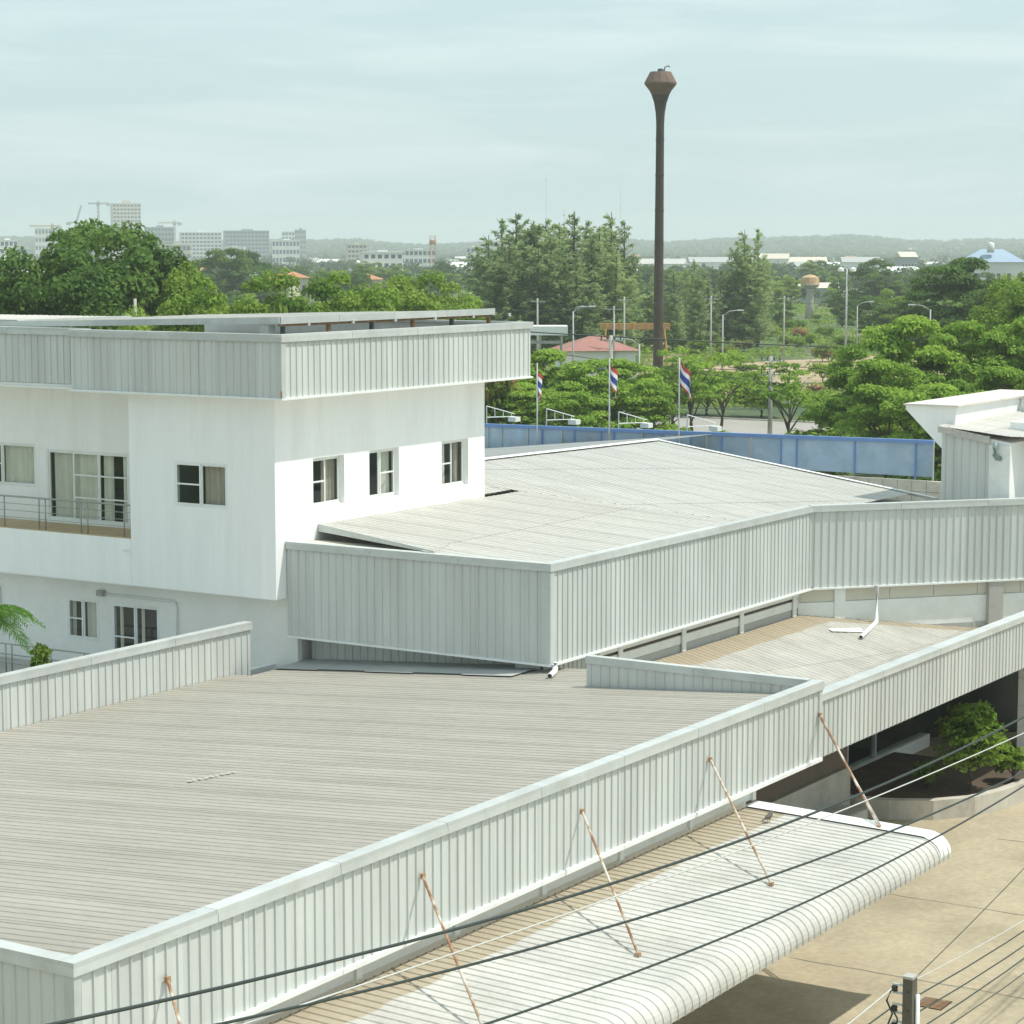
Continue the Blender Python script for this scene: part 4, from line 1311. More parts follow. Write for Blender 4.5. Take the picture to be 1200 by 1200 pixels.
def tree_proto(name, kind, seed):
    """unit trees: real metres; returns (trunk mesh, crown mesh)"""
    rg = np.random.default_rng(seed)
    if kind == 'broad':
        H, W = 12.0, 4.6
        n = 58
        d = rg.normal(size=(n, 3)); d /= np.linalg.norm(d, axis=1, keepdims=True)
        C = d * np.array([W * 0.88, W * 0.88, H * 0.37]) * (rg.random((n, 1)) ** 0.28) + np.array([0, 0, H * 0.56])
        Rad = rg.uniform(0.6, 1.45, n)
        P, Nn, S = clump_leaves(rg, C, Rad, 230, 0.75, 0.5, (0.2, 0.38))
        tr = trunk_mesh(rg, 4.5, 0.28, 7, W, H * 0.8)
    elif kind == 'rain':
        H, W = 9.0, 5.4
        n = 70
        a = rg.random(n) * 2 * math.pi
        rr_ = np.sqrt(rg.random(n)) * W * 0.9
        tier = rg.integers(0, 4, n)
        z = H * (0.40 + 0.17 * tier) - (rr_ / W) ** 2 * H * 0.22 + rg.normal(size=n) * 0.25
        rr_ *= (1.08 - 0.16 * tier)
        C = np.stack([rr_ * np.cos(a), rr_ * np.sin(a), np.minimum(z, H * 0.92)], 1)
        Rad = rg.uniform(0.8, 1.5, n)
        P, Nn, S = clump_leaves(rg, C, Rad, 190, 0.36, 0.9, (0.2, 0.38))
        tr = trunk_mesh(rg, 3.0, 0.3, 8, W, H * 0.75)
    elif kind == 'airy':
        H, W = 7.0, 3.6
        n = 26
        a = rg.random(n) * 2 * math.pi
        rr_ = np.sqrt(rg.random(n)) * W * 0.9
        z = H * rg.uniform(0.5, 0.93, n) - (rr_ / W) ** 2 * 1.2
        C = np.stack([rr_ * np.cos(a), rr_ * np.sin(a), z], 1)
        Rad = rg.uniform(0.5, 1.0, n)
        P, Nn, S = clump_leaves(rg, C, Rad, 110, 0.4, 0.9, (0.22, 0.4))
        tr = trunk_mesh(rg, 2.6, 0.16, 8, W, H * 0.85)
    elif kind == 'pine':
        H, W = 18.0, 2.9
        Cs, Rs = [], []
        leaders = [(0.0, 0.0, 1.0)] + [(1.5 * math.cos(q), 1.5 * math.sin(q), rg.uniform(0.68, 0.93)) for q in rg.uniform(0, 6.28, 4)]
        for (ox, oy, hf) in leaders:
            nb = 34
            for k in range(nb):
                t = (k + rg.random()) / nb
                a = k * 2.4 + rg.normal() * 0.5
                L_ = W * 0.75 * (1 - t) ** 0.40 * rg.uniform(0.4, 1.15) + 0.15
                for q in range(5):
                    f = (q + 0.6) / 5
                    Cs.append((ox * (0.4 + 0.6 * t) + math.cos(a) * L_ * f, oy * (0.4 + 0.6 * t) + math.sin(a) * L_ * f, 0.8 + t * (H * hf - 2.0) + f * L_ * 0.8 + rg.normal() * 0.12))
                    Rs.append(rg.uniform(0.2, 0.42) * (1.15 - 0.5 * t))
        C, Rad = np.array(Cs), np.array(Rs)
        P, Nn, S = clump_leaves(rg, C, Rad, 130, 1.6, 0.45, (0.14, 0.28))
        Nn = Nn * 0.6 + rg.normal(size=Nn.shape) * 0.7
        tr = MB().tube([(0, 0, -0.2), (0.1, 0, H * 0.4), (0, 0.1, H * 0.97)], [0.25, 0.16, 0.03], 7)
        for k in range(26):
            tt = 0.1 + 0.85 * k / 26
            aa = k * 2.4
            rr2 = W * (1 - tt) ** 0.65 * 0.8
            tr.tube([(0, 0, tt * H), (math.cos(aa) * rr2, math.sin(aa) * rr2, tt * H + 0.9)], [0.05, 0.015], 5)
    elif kind == 'bush':
        H, W = 3.0, 1.7
        n = 26
        d = rg.normal(size=(n, 3)); d /= np.linalg.norm(d, axis=1, keepdims=True)
        C = d * np.array([W * 0.72, W * 0.72, H * 0.33]) * (rg.random((n, 1)) ** 0.4) + np.array([0, 0, H * 0.52])
        Rad = rg.uniform(0.4, 0.75, n)
        P, Nn, S = clump_leaves(rg, C, Rad, 210, 0.8, 0.5, (0.16, 0.3))
        tr = trunk_mesh(rg, 0.8, 0.06, 6, W, H * 0.8, 0.1)
    me = leaves('crown', P, Nn, S, name, 2.6 if kind == 'pine' else 1.15, 0.05, seed)
    t = tr.mesh('trunk')
    t.materials.append(MATS['bark'])
    return t, me


def swap(me, m):
    c = me.copy(); c.materials.clear(); c.materials.append(MATS[m]); return c


PR = {}
for i in range(2):
    PR['broad', i] = tree_proto('leaf_deep', 'broad', 11 + i)
    PR['bright', i] = (PR['broad', i][0], swap(tree_proto('leaf_bright', 'broad', 31 + i)[1], 'leaf_bright'))
    PR['rain', i] = tree_proto('leaf_rain', 'rain', 21 + i)
    PR['raindark', i] = (PR['rain', i][0], swap(PR['rain', i][1], 'leaf_deep'))
    PR['bush', i] = tree_proto('leaf_bush', 'bush', 41 + i)
    PR['flower', i] = (PR['bush', i][0], swap(PR['bush', i][1], 'leaf_flower'))
    PR['airy', i] = tree_proto('leaf_rain', 'airy', 51 + i)
for i in range(3):
    PR['pine', i] = tree_proto('leaf_pine', 'pine', 61 + i)
BASE = {}
for (k_, i_), (t_, c_) in PR.items():
    co = np.empty(len(c_.vertices) * 3, dtype=np.float32)
    c_.vertices.foreach_get('co', co)
    co = co.reshape(-1, 3)
    BASE[k_, i_] = (float(np.percentile(co[:, 2], 99.7)), float(np.percentile(np.hypot(co[:, 0], co[:, 1]), 98)))
FWD = Vector((math.cos(AZ), math.sin(AZ), 0))
RGT = Vector((math.sin(AZ), -math.cos(AZ), 0))


def polar(px, d):
    """plan point at distance d ahead of the viewpoint, px is the bearing on a 1200-wide plan strip"""
    v = FWD * d + RGT * ((px - 600) / 2708.0 * d)
    return Vector((v.x, v.y, 0))


def zat(py, d):
    return EYE - (py - 290) / 2690.0 * d


trng = random.Random(77)
_cnt = [0]


def tree(kind, px, d, h, w, label, group=None, name=None, cat='tree'):
    i = _cnt[0]; _cnt[0] += 1
    key = (kind, i % (3 if kind == 'pine' else 2))
    t, c = PR[key]
    bh, bw = BASE[key]
    o = thing(name or {'pine': 'pine_tree', 'bush': 'bush', 'flower': 'flowering_bush'}.get(kind, 'tree'), label, cat, polar(px, d), group)
    o.rotation_euler = (0, 0, trng.uniform(0, 6.28))
    o.scale = (w / (2 * bw), w / (2 * bw), h / bh)
    for nm, me in (('trunk', t), ('crown', c)):
        q = bpy.data.objects.new(nm, me); col.objects.link(q); q.parent = o
    return o


G1 = 'dense trees behind the white building'
tree('broad', 122, 150, 17.0, 12.0, 'tallest dense dark green tree rising above the white building roof')
for px, d, h, w in ((12, 148, 13.6, 9), (62, 143, 15.4, 9.5), (178, 152, 15.6, 9.5), (-15, 160, 14, 9), (95, 138, 14.0, 9)):
    tree('broad', px, d, h, w, 'dense dark green tree crowded around the tallest tree', G1)
G2 = 'bright trees behind the white building'
for px, d, h, w in ((150, 112, 12.3, 5.0), (228, 138, 13.6, 8), (262, 132, 13.0, 7), (300, 142, 13.4, 8.5), (345, 150, 13.8, 9), (392, 158, 13.6, 9), (430, 150, 12.9, 8),
                    (462, 172, 13.2, 8), (500, 185, 13.4, 8), (532, 190, 12.4, 8), (205, 150, 14.2, 7), (370, 135, 12.0, 6)):
    tree('bright' if trng.random() < 0.75 else 'broad', px, d, h, w, 'bright green leafy tree showing above the raised roof edge', G2)
for px, d, h, w in ((410, 128, 11.6, 5.0), (560, 150, 10.2, 5), (330, 130, 11.9, 5), (525, 140, 10.6, 4.5)):
    tree('flower', px, d, h, w, 'tree with orange blossom sprinkled on its leaves behind the roof', 'blossoming trees behind the roof', name='blossom_tree')
G3 = 'feathery casuarinas in one stand'
for px, d, yt, w in ((572, 332, 282, 7.5), (588, 318, 262, 8), (606, 322, 255, 8.5), (624, 326, 266, 8), (641, 330, 262, 8), (655, 318, 266, 8), (672, 324, 256, 8.5), (688, 330, 264, 8), (702, 318, 270, 8), (716, 326, 257, 7.5), (731, 322, 264, 6.5),
                     (598, 312, 280, 8), (646, 310, 282, 8), (694, 312, 284, 8), (615, 335, 272, 8), (662, 336, 270, 8), (708, 336, 272, 8), (580, 308, 300, 8), (630, 306, 298, 8), (676, 306, 300, 8), (722, 310, 296, 7)):
    tree('pine', px, d, zat(yt, d), w, 'tall feathery grey-green casuarina in the dense stand', G3)
for px, d, yt, w in ((872, 360, 276, 6), (888, 362, 272, 6), (880, 356, 300, 7)):
    tree('pine', px, d, zat(yt, d), w, 'tall feathery casuarina in the pair standing alone by the field', 'pair of casuarinas')
for px, d, yt, w in ((814, 350, 308, 5), (790, 345, 322, 5), (830, 352, 326, 5), (752, 352, 330, 5), (768, 350, 322, 5), (845, 360, 318, 6)):
    tree('pine', px, d, zat(yt, d), w, 'smaller young casuarina beyond the rusty mast', 'young casuarinas')
G4 = 'rain trees along the road beyond the blue screen'
for px, d, h, w, lab in ((588, 160, 8.0, 8.5, 'spreading rain tree against the side of the white building'), (640, 163, 8.3, 9, 'spreading rain tree behind the tightly wrapped flag'),
                         (690, 158, 7.7, 9, 'spreading rain tree around the grey concrete pole with the lamp arm'), (735, 165, 7.5, 8, 'spreading rain tree in front of the red-roofed house'),
                         (762, 160, 6.3, 6, 'smaller rain tree at the foot of the rusty tower'), (615, 150, 6.6, 7, 'low rain tree close behind the lamp arm of the wrapped flag'),
                         (668, 148, 6.2, 7, 'low rain tree close behind the blue screen between two flags')):
    tree('rain', px, d, h, w, lab, G4)
for px, d, h, w in ((812, 178, 7.8, 6.5), (848, 186, 7.2, 6.0), (790, 182, 7.4, 6)):
    tree('airy', px, d, h, w, 'open thin-crowned tree with bare limbs near the widely spread flag', 'open trees by the flags')
tree('airy', 928, 172, 7.0, 6.2, 'small forked tree with dark trunk alone beside the road')
G5 = 'bright rain trees behind the stair tower'
for px, d, h, w, lab in ((1072, 150, 11.0, 10, 'tallest bright layered rain tree behind the flared parapet'), (1010, 158, 8.8, 8.0, 'bright rain tree on the road side of the massed group'),
                         (1045, 143, 8.5, 8, 'bright rain tree in front of the tallest one'), (1128, 150, 10.6, 9, 'bright rain tree rising over the middle of the flared parapet'),
                         (1090, 135, 7.5, 8, 'low bright rain tree close behind the flared parapet tip'), (1165, 152, 9.8, 9, 'bright rain tree beyond the stair tower roof'),
                         (1190, 140, 8.2, 8, 'low bright rain tree behind the stair tower roof'), (1140, 132, 7.2, 7, 'lowest rain tree hidden behind the stair tower cap'),
                         (975, 152, 5.6, 5.0, 'small bright rain tree beside the road at the end of the group'), (1215, 150, 11, 9, 'bright rain tree at the outer end of the massed group')):
    tree('rain', px, d, h, w, lab, G5)
tree('raindark', 1122, 262, 14.2, 14.5, 'broad domed dark rain tree above the bright rain trees')
tree('raindark', 1080, 268, 10.5, 9.0, 'lower dark rain tree tucked against the broad domed one')
tree('raindark', 1165, 255, 11.5, 9.0, 'dark layered rain tree on the far flank of the domed one')
for px, d, h, w in ((1196, 185, 13.6, 9), (1222, 178, 13.5, 9), (1190, 205, 12, 8)):
    tree('bright', px, d, h, w, 'bushy green tree at the edge of the rain trees', 'bushy trees beside the rain trees')
tree('broad', 1028, 520, 12.8, 14, 'round dark tree behind the tall twin-lamp mast')
tree('broad', 268, 520, 15.2, 15, 'round dark umbrella tree in front of the far white office blocks')
tree('broad', 290, 540, 14.6, 12, 'smaller round tree leaning against the dark umbrella tree')
# middle distance
G6 = 'trees scattered in the middle distance'
spots = []
while len(spots) < 165:
    px, d = trng.uniform(180, 1210), trng.uniform(340, 860)
    if 560 < px < 745 and d < 420: continue
    if 835 < px < 1010 and d < 420: continue
    if 930 < px < 975 and d < 560: continue
    if px < 420 and d < 420: continue
    spots.append((px, d))
for px, d in spots:
    k = trng.choice(('broad', 'broad', 'bright', 'rain', 'raindark'))
    h = trng.uniform(5.5, 9.5) if k not in ('rain', 'raindark') else trng.uniform(5, 7.5)
    h *= min(1.15, 0.72 + d / 1900)
    if 730 < px < 1010 and d < 560: h *= 0.72
    tree(k, px, d, h, h * trng.uniform(0.8, 1.15), 'small green tree scattered across the flat land in the middle distance', G6)
G7 = 'bushes in the rough field'
for k in range(70):
    d = trng.uniform(235, 520)
    px = trng.uniform(800, 1080)
    tree('flower' if trng.random() < 0.25 else 'bush', px, d, trng.uniform(0.9, 2.6), trng.uniform(1.6, 4.2), 'low bush growing in the rough sandy field', G7, name='bush', cat='bush')
for px, d, h, w in ((640, 225, 3.2, 5), (655, 215, 2.6, 4), (760, 228, 3.2, 5), (735, 215, 3.0, 5), (800, 240, 3.2, 5), (830, 232, 2.8, 5), (880, 238, 3.0, 5)):
    tree('bush', px, d, h, w, 'rounded bush beside the red-roofed house and the rusty mast', 'bushes by the red-roofed house', name='bush', cat='bush')

urg = np.random.default_rng(8)
Ps, Ns, Ss = [], [], []
for k in range(2600):
    d = 225 + 420 * urg.random() ** 1.2
    px = urg.uniform(170, 1215)
    if math.sin(px / 31.0 + d / 23.0) + math.sin(px / 13.0 - d / 37.0) > 0.75: continue
    c = polar(px, d)
    if ((c.x - 262) / 50) ** 2 + ((c.y - 122) / 19) ** 2 < 1 and urg.random() < 0.85: continue
    n_ = 34
    w_ = urg.uniform(0.8, 2.6)
    q = urg.normal(size=(n_, 3)) * np.array([w_, w_, 0.4]); q[:, 2] = np.abs(q[:, 2]) + 0.05
    Ps.append(q + np.array([c.x, c.y, 0.0]))
    Ns.append(urg.normal(size=(n_, 3)) * 0.5 + np.array([0, 0, 0.8]))
    Ss.append(urg.uniform(0.35, 0.8, n_))
ug = bpy.data.objects.new('undergrowth', leaves('undergrowth', np.concatenate(Ps), np.concatenate(Ns), np.concatenate(Ss), 'leaf_bush', 1.1, 0.05, 4))
col.objects.link(ug)
tag(ug, 'rough green undergrowth covering the field between the trees', 'undergrowth', kind='stuff')

for px, d, h, w in ((800, 150, 3.4, 5.5), (835, 156, 3.0, 5), (872, 150, 2.8, 5), (960, 158, 3.2, 5), (985, 148, 3.8, 6), (770, 152, 3.6, 5.5), (895, 210, 3.5, 6), (830, 212, 4, 7), (780, 214, 4, 7)):
    tree('bush', px, d, h, w, 'leafy roadside bush growing just beyond the blue screen', 'roadside bushes beyond the blue screen', name='bush', cat='bush')

# shrub in the planter and plants on the terrace
def placed(kind, loc, h, w, label, name, cat, mi=0):
    t, c = PR[kind, mi]
    bh, bw = BASE[kind, mi]
    o = thing(name, label, cat, loc)
    o.scale = (w / (2 * bw), w / (2 * bw), h / bh)
    o.rotation_euler = (0, 0, 1.1)
    for nm, me in (('trunk', t), ('crown', c)):
        q = bpy.data.objects.new(nm, me); col.objects.link(q); q.parent = o
    return o


def shrub(loc, h, w, label, seed, name='shrub', n=34, flower=False):
    rg = np.random.default_rng(seed)
    d = rg.normal(size=(n, 3)); d /= np.linalg.norm(d, axis=1, keepdims=True)
    C = d * np.array([w * 0.36, w * 0.36, h * 0.36]) * (rg.random((n, 1)) ** 0.4) + np.array([0, 0, h * 0.56])
    C[:, :2] *= (1.15 - 0.55 * (C[:, 2:3] / h))
    Rad = rg.uniform(0.14, 0.32, n) * (h / 2.4)
    P, Nn, S = clump_leaves(rg, C, Rad, 620 / (h / 2.4) ** 2, 0.75, 0.45, (0.09, 0.18))
    o = thing(name, label, 'shrub', loc)
    tr_ = trunk_mesh(rg, h * 0.3, 0.05, 7, w * 0.45, h * 0.8, 0.05)
    t = tr_.mesh('trunk'); t.materials.append(MATS['bark'])
    me = leaves('foliage', P, Nn, S, 'leaf_flower' if flower else 'leaf_bush', 1.3, 0.08, seed)
    for nm, m_ in (('trunk', t), ('foliage', me)):
        q = bpy.data.objects.new(nm, m_); col.objects.link(q); q.parent = o


shrub((59.95, 22.75, 0.42), 2.8, 2.9, 'tall leafy green shrub growing in the planter bed', 5, n=120)
shrub((61.6, 22.1, 0.42), 1.1, 1.7, 'low leafy shrub at the foot of the tall planter shrub', 6)
shrub((59.7, 23.9, 0.42), 0.9, 1.2, 'dark low shrub in the shade beside the glazed entrance', 7)
shrub((45.0, 43.6, 3.4), 1.5, 0.8, 'thin flowering shrub on the terrace beneath the palm fronds', 8, flower=True)
shrub((42.5, 42.2, 3.4), 1.25, 1.6, 'low leafy shrub against the terrace side of the ribbed parapet', 9)
# palm
pb = Vector((43.9, 44.5, 3.4))
pm = thing('palm', 'small palm with arching fronds on the terrace', 'palm', tuple(pb))
MB().tube([pb, pb + Vector((0.05, 0, 1.0)), pb + Vector((0, 0.05, 2.1))], [0.1, 0.08, 0.07], 8).build('trunk', 'bark', pm, smooth=True)
prg = random.Random(2)
for k in range(30):
    a = 2 * math.pi * k / 30 * 2.0 + prg.uniform(-0.2, 0.2)
    Lf = prg.uniform(1.3, 2.1)
    el = prg.uniform(0.25, 1.25)
    d = Vector((math.cos(a), math.sin(a), 0))
    top = pb + Vector((0, 0.05, 2.1))
    pts = []
    for i in range(15):
        t = i / 14
        pts.append(top + d * (Lf * t * math.cos(el * (1 - 0.3 * t))) + Vector((0, 0, Lf * (t * math.sin(el) - 0.85 * t * t))))
    mb = MB().tube(pts, [0.016 * (1 - 0.8 * i / 14) + 0.002 for i in range(15)], 4)
    sd = Vector((-d.y, d.x, 0))
    for i in range(2, 15):
        for sgn in (-1, 1):
            for sub in (0.0, 0.5):
                p0 = pts[i - 1].lerp(pts[i], sub)
                ll = 0.42 * math.sin(math.pi * (0.15 + 0.8 * i / 15)) + 0.08
                tip = p0 + sd * sgn * ll * 0.75 + d * ll * 0.5 + Vector((0, 0, -ll * prg.uniform(0.2, 0.6)))
                mid = p0.lerp(tip, 0.45) + Vector((0, 0, 0.04))
                wv = d * 0.02
                mb.add([p0, mid - wv, tip, mid + wv], [(0, 1, 2, 3)])
    mb.build('frond', 'leaf_palm', pm)

# ================================================================== FAR TREES AND HILLS
def far_crowns(name, label, spots_, per, size, seed):
    rg = np.random.default_rng(seed)
    Ps, Ns, Ss = [], [], []
    for (x, y, z0, h, w) in spots_:
        k = per
        d = rg.normal(size=(k, 3)); d /= np.linalg.norm(d, axis=1, keepdims=True)
        d[:, 2] = np.abs(d[:, 2]) * 1.0 - 0.25
        lump = 0.75 + 0.35 * np.sin(d[:, :1] * 5 + x) * np.cos(d[:, 1:2] * 4 + y)
        p = d * np.array([w / 2, w / 2, h * 0.55]) * lump + np.array([x, y, z0 + h * 0.5])
        Ps.append(p)
        Ns.append(d + rg.normal(size=(k, 3)) * 0.4 + np.array([0, 0, 0.3]))
        Ss.append(rg.uniform(size[0], size[1], k) * (w / 8.0))
    me = leaves(name, np.concatenate(Ps), np.concatenate(Ns), np.concatenate(Ss), 'leaf_far', 1.0, 0.05, seed)
    o = bpy.data.objects.new(name, me); col.objects.link(o)
    return tag(o, label, 'trees', kind='stuff')


frng = random.Random(12)
sp = []
for k in range(1500):
    d = 720 + (3300 - 720) * frng.random() ** 1.3
    px = frng.uniform(-40, 1240)
    p = polar(px, d)
    h = frng.uniform(4.5, 9.5)
    sp.append((p.x, p.y, 0, h, h * frng.uniform(0.9, 1.6)))
far_crowns('far_trees', 'hazy mass of small trees spread between the far houses', sp, 90, (0.9, 1.7), 3)


def hillz(x, y):
    d = x * FWD.x + y * FWD.y
    l = (x * RGT.x + y * RGT.y) / max(d, 1) * 2708 + 600
    t = min(max((d - 3300) / 1700, 0), 1)
    t = t * t * (3 - 2 * t)
    return t * (24 + 5 * math.sin(l / 140 + 1) + 3.5 * math.sin(l / 47) + 2.5 * math.sin(l / 23 + 2)) - 0.4


vs_, fs = [], []
nd, nl = 26, 60
for i in range(nd):
    for j in range(nl):
        d = 3250 + 3000 * i / (nd - 1)
        p = polar(-250 + 1700 * j / (nl - 1), d)
        vs_.append((p.x, p.y, hillz(p.x, p.y)))
for i in range(nd - 1):
    for j in range(nl - 1):
        fs.append((i * nl + j, i * nl + j + 1, (i + 1) * nl + j + 1, (i + 1) * nl + j))
hm = MB(); hm.add(vs_, fs)
hl = hm.build('hills', 'leaf_far', smooth=True); hl['kind'] = 'structure'
sp = []
for k in range(4200):
    d = 3200 + 2300 * frng.random()
    p = polar(frng.uniform(-60, 1260), d)
    h = frng.uniform(7, 14)
    sp.append((p.x, p.y, hillz(p.x, p.y) - 1.5, h, h * frng.uniform(1.0, 1.7)))
far_crowns('far_forest', 'blue hazy forest covering the low hills on the horizon', sp, 42, (2.2, 4.0), 5)

# ================================================================== MAST (rusty chimney-like tower)
ch = thing('rusty_tower', 'tall rusty brown steel tower with flared head rising above the trees', 'tower', polar(772, 260))
c0 = polar(772, 260)
MB().lathe(c0, [(0.58, -0.2), (0.56, 4), (0.52, 14), (0.47, 24), (0.45, 29.2), (0.52, 30.4), (0.70, 31.5), (1.0, 32.4)], 20).build('shaft', 'chimney', ch, smooth=True)
MB().lathe(c0, [(0.98, 32.38), (1.25, 32.9), (1.78, 33.55), (1.80, 33.75), (1.22, 34.85), (1.15, 34.95), (0.4, 35.0)], 12).build('head', 'chimney_head', ch)
MB().lathe(c0, [(0.35, 34.98), (0.33, 35.25), (0.2, 35.3)], 10).build('hatch', 'dark_steel', ch)
MB().tube([c0 + Vector((0.2, -0.35, 35.0)), c0 + Vector((0.25, -0.4, 35.45)), c0 + Vector((0.4, -0.8, 35.6)), c0 + Vector((0.45, -0.9, 35.4))], 0.07, 6).build('hoist_hook', 'dark_steel', ch)
for k in range(7):
    z = 4 + k * 3.9
    r_ = 0.572 - 0.0040 * z
    MB().lathe((c0.x, c0.y, z), [(r_, 0), (r_ + 0.035, 0.02), (r_ + 0.035, 0.14), (r_, 0.16)], 20).build('flange', 'chimney', ch)
ch.rotation_euler = (0.006, -0.007, 0)

# ================================================================== ROAD FURNITURE
def utility_pole(px, d, top, label, arms=1, lamp=None, r=0.13):
    p = polar(px, d)
    o = thing('utility_pole', label, 'pole', tuple(p))
    MB().tube([p + Vector((0, 0, -0.1)), p + Vector((0, 0, top))], [r * 1.25, r * 0.85], 8).build('shaft', 'concrete', o, smooth=True)
    for k in range(arms):
        z = top - 0.4 - k * 1.1
        MB().box((p.x - 0.05, p.y - 0.9, z), (p.x + 0.05, p.y + 0.9, z + 0.1)).build('crossarm', 'lamp_grey', o)
        for s in (-0.8, -0.3, 0.3, 0.8):
            MB().lathe((p.x, p.y + s, z + 0.1), [(0.03, 0), (0.06, 0.06), (0.06, 0.14), (0.03, 0.2)], 8).build('insulator', 'insulator', o)
    if lamp:
        ln, z, dz = lamp
        s = 1 if ln > 0 else -1
        e = p + RGT * ln + Vector((0, 0, z + dz))
        MB().tube([p + Vector((0, 0, z)), p + RGT * ln * 0.5 + Vector((0, 0, z + dz * 0.55)), e], 0.045, 6).build('lamp_arm', 'lamp_grey', o, smooth=True)
        MB().lathe((e.x, e.y, e.z - 0.1), [(0.1, 0), (0.24, 0.03), (0.22, 0.12), (0.08, 0.2)], 10).build('lamp_head', 'trim_white', o, smooth=True)
    return o


def street_lamp(px, d, top, label, arms=(1,), twin=False, r=0.075):
    p = polar(px, d)
    o = thing('street_lamp', label, 'street lamp', tuple(p))
    MB().tube([p + Vector((0, 0, -0.1)), p + Vector((0, 0, top))], [r * 1.5, r], 8).build('pole', 'lamp_grey', o, smooth=True)
    for s in arms:
        e = p + RGT * s * 1.6 + Vector((0, 0, top + 0.5))
        if twin:
            e = p + RGT * s * 0.8 + Vector((0, 0, top - 0.1))
        MB().tube([p + Vector((0, 0, top - 0.1)), p + RGT * s * (0.4 if twin else 0.8) + Vector((0, 0, top + (0.0 if twin else 0.4))), e], 0.05, 6).build('arm', 'lamp_grey', o, smooth=True)
        hd = MB()
        if twin:
            hd.lathe((e.x, e.y, e.z - 0.35), [(0.18, 0), (0.42, 0.08), (0.38, 0.4), (0.1, 0.55)], 10)
        else:
            u2 = RGT * s
            hd.obox(e - Vector((0, 0, 0.06)) - FWD * 0.12, u2 * 0.75, FWD * 0.24, Vector((0, 0, 0.14)))
        hd.build('lamp_head', 'trim_white', o)
    return o


utility_pole(697, 168, 7.1, 'grey concrete pole with long lamp arm in front of the rain trees', 1, (-2.3, 4.0, 0.9), 0.16)
utility_pole(716.5, 166, 9.2, 'tallest concrete utility pole behind the half folded flag', 1, None, 0.16)
utility_pole(905, 183, 6.9, 'pale concrete utility pole beside the small forked tree', 2, None, 0.17)
utility_pole(157, 118, 12.9, 'slim grey pole rising behind the white building roof', 0, None, 0.09)
for px, d, yt, lab in ((630, 245, 349, 'thin pole standing over the flat-roofed shelter'), (732, 250, 347, 'thin pole beyond the orange gantry close to the rusty tower'),
                       (720, 248, 358, 'thin pole at the middle of the orange gantry'), (834, 262, 346, 'thin pole beyond the rusty tower at the field edge'),
                       (920, 290, 346, 'thin pole in the rough field beside the casuarina pair'), (551, 200, 342, 'thin pole showing over the end of the raised roof'),
                       (425, 190, 352, 'thin pole showing over the middle of the raised roof'), (1046, 400, 340, 'thin far pole near the round dark tree'),
                       (1022, 380, 350, 'thin far pole between the twin-lamp mast and the rain trees')):
    utility_pole(px, d, zat(yt, d), lab, 1, None, 0.11)
street_lamp(672, 240, zat(364, 240), 'double-armed street lamp beside the flat-roofed shelter', (1, 0.5))
street_lamp(750, 225, zat(402, 225), 'curved-arm street lamp beside the rusty tower base', (-1,))
street_lamp(848, 262, zat(368, 262), 'single-arm street lamp at the near edge of the field', (1,))
street_lamp(993, 300, zat(314, 300), 'tall mast with twin round lamps above the rough field', (-1, 1), True, 0.11)
street_lamp(1006, 330, zat(357, 330), 'curved street lamp behind the twin-lamp mast', (1,))
street_lamp(1092, 240, zat(362, 240), 'curved street lamp poking up before the domed rain tree', (-1,))

# orange gantry
gp = polar(745, 275)
ga = thing('gantry', 'orange steel gantry beam on legs beside the rusty tower', 'gantry', tuple(gp))
zt = zat(378, 275)
a, b = polar(704, 275), polar(786, 275)
w_ = (b - a)
MB().obox(a + Vector((0, 0, zt - 0.75)), w_, FWD * 0.5, (0, 0, 0.75)).build('beam', 'orange_steel', ga)
for t in (0.08, 0.92):
    q = a + w_ * t
    for s in (-1, 1):
        MB().tube([q + Vector((0, 0, zt - 0.7)), q + FWD * 1.2 * s + RGT * 0.6 * (1 if t > 0.5 else -1) + Vector((0, 0, 0))], 0.11, 6).build('leg', 'orange_steel', ga)
for i in range(10):
    q = a + w_ * (i / 10 + 0.02)
    MB().obox(q + Vector((0, 0, zt - 0.7)) - FWD * 0.03, w_ * 0.06, FWD * 0.02, (0, 0, 0.6)).build('web_plate', 'rust_edge', ga)


# houses and sheds
def house(px, d, w, dp, eave, top, wallm, roofm, label, yaw=0.2, nwin=3, name='house', hip=True, group=None, over=0.5):
    p = polar(px, d)
    o = thing(name, label, 'house' if name == 'house' else 'building', tuple(p), group)
    u = (RGT * math.cos(yaw) + FWD * math.sin(yaw)); v = (FWD * math.cos(yaw) - RGT * math.sin(yaw))
    q = p - u * w / 2
    MB().obox(q, u * w, v * dp, (0, 0, eave)).build('wall', wallm, o)
    for i in range(nwin):
        c = q + u * (w * (i + 0.5) / nwin - 0.6) - v * 0.04 + Vector((0, 0, eave * 0.42))
        wi = MB().obox(c, u * 1.2, v * 0.05, (0, 0, eave * 0.32)).build('window', 'trim_white', o)
        MB().obox(c + u * 0.1 - v * 0.02 + Vector((0, 0, 0.1)), u * 1.0, v * 0.03, (0, 0, eave * 0.32 - 0.2)).build('pane', 'far_window', wi)
    A = [q - u * over - v * over, q + u * (w + over) - v * over, q + u * (w + over) + v * (dp + over), q - u * over + v * (dp + over)]
    ins = dp * 0.5 if hip else -0.0
    r0 = q + u * (ins if hip else -over) + v * dp / 2; r1 = q + u * (w - ins if hip else w + over) + v * dp / 2
    A = [x + Vector((0, 0, eave)) for x in A]
    r0 = r0 + Vector((0, 0, top)); r1 = r1 + Vector((0, 0, top))
    MB().add(A + [r0, r1], [(0, 1, 5, 4), (1, 2, 5), (2, 3, 4, 5), (3, 0, 4), (3, 2, 1, 0)]).build('roof', roofm, o)
    return o


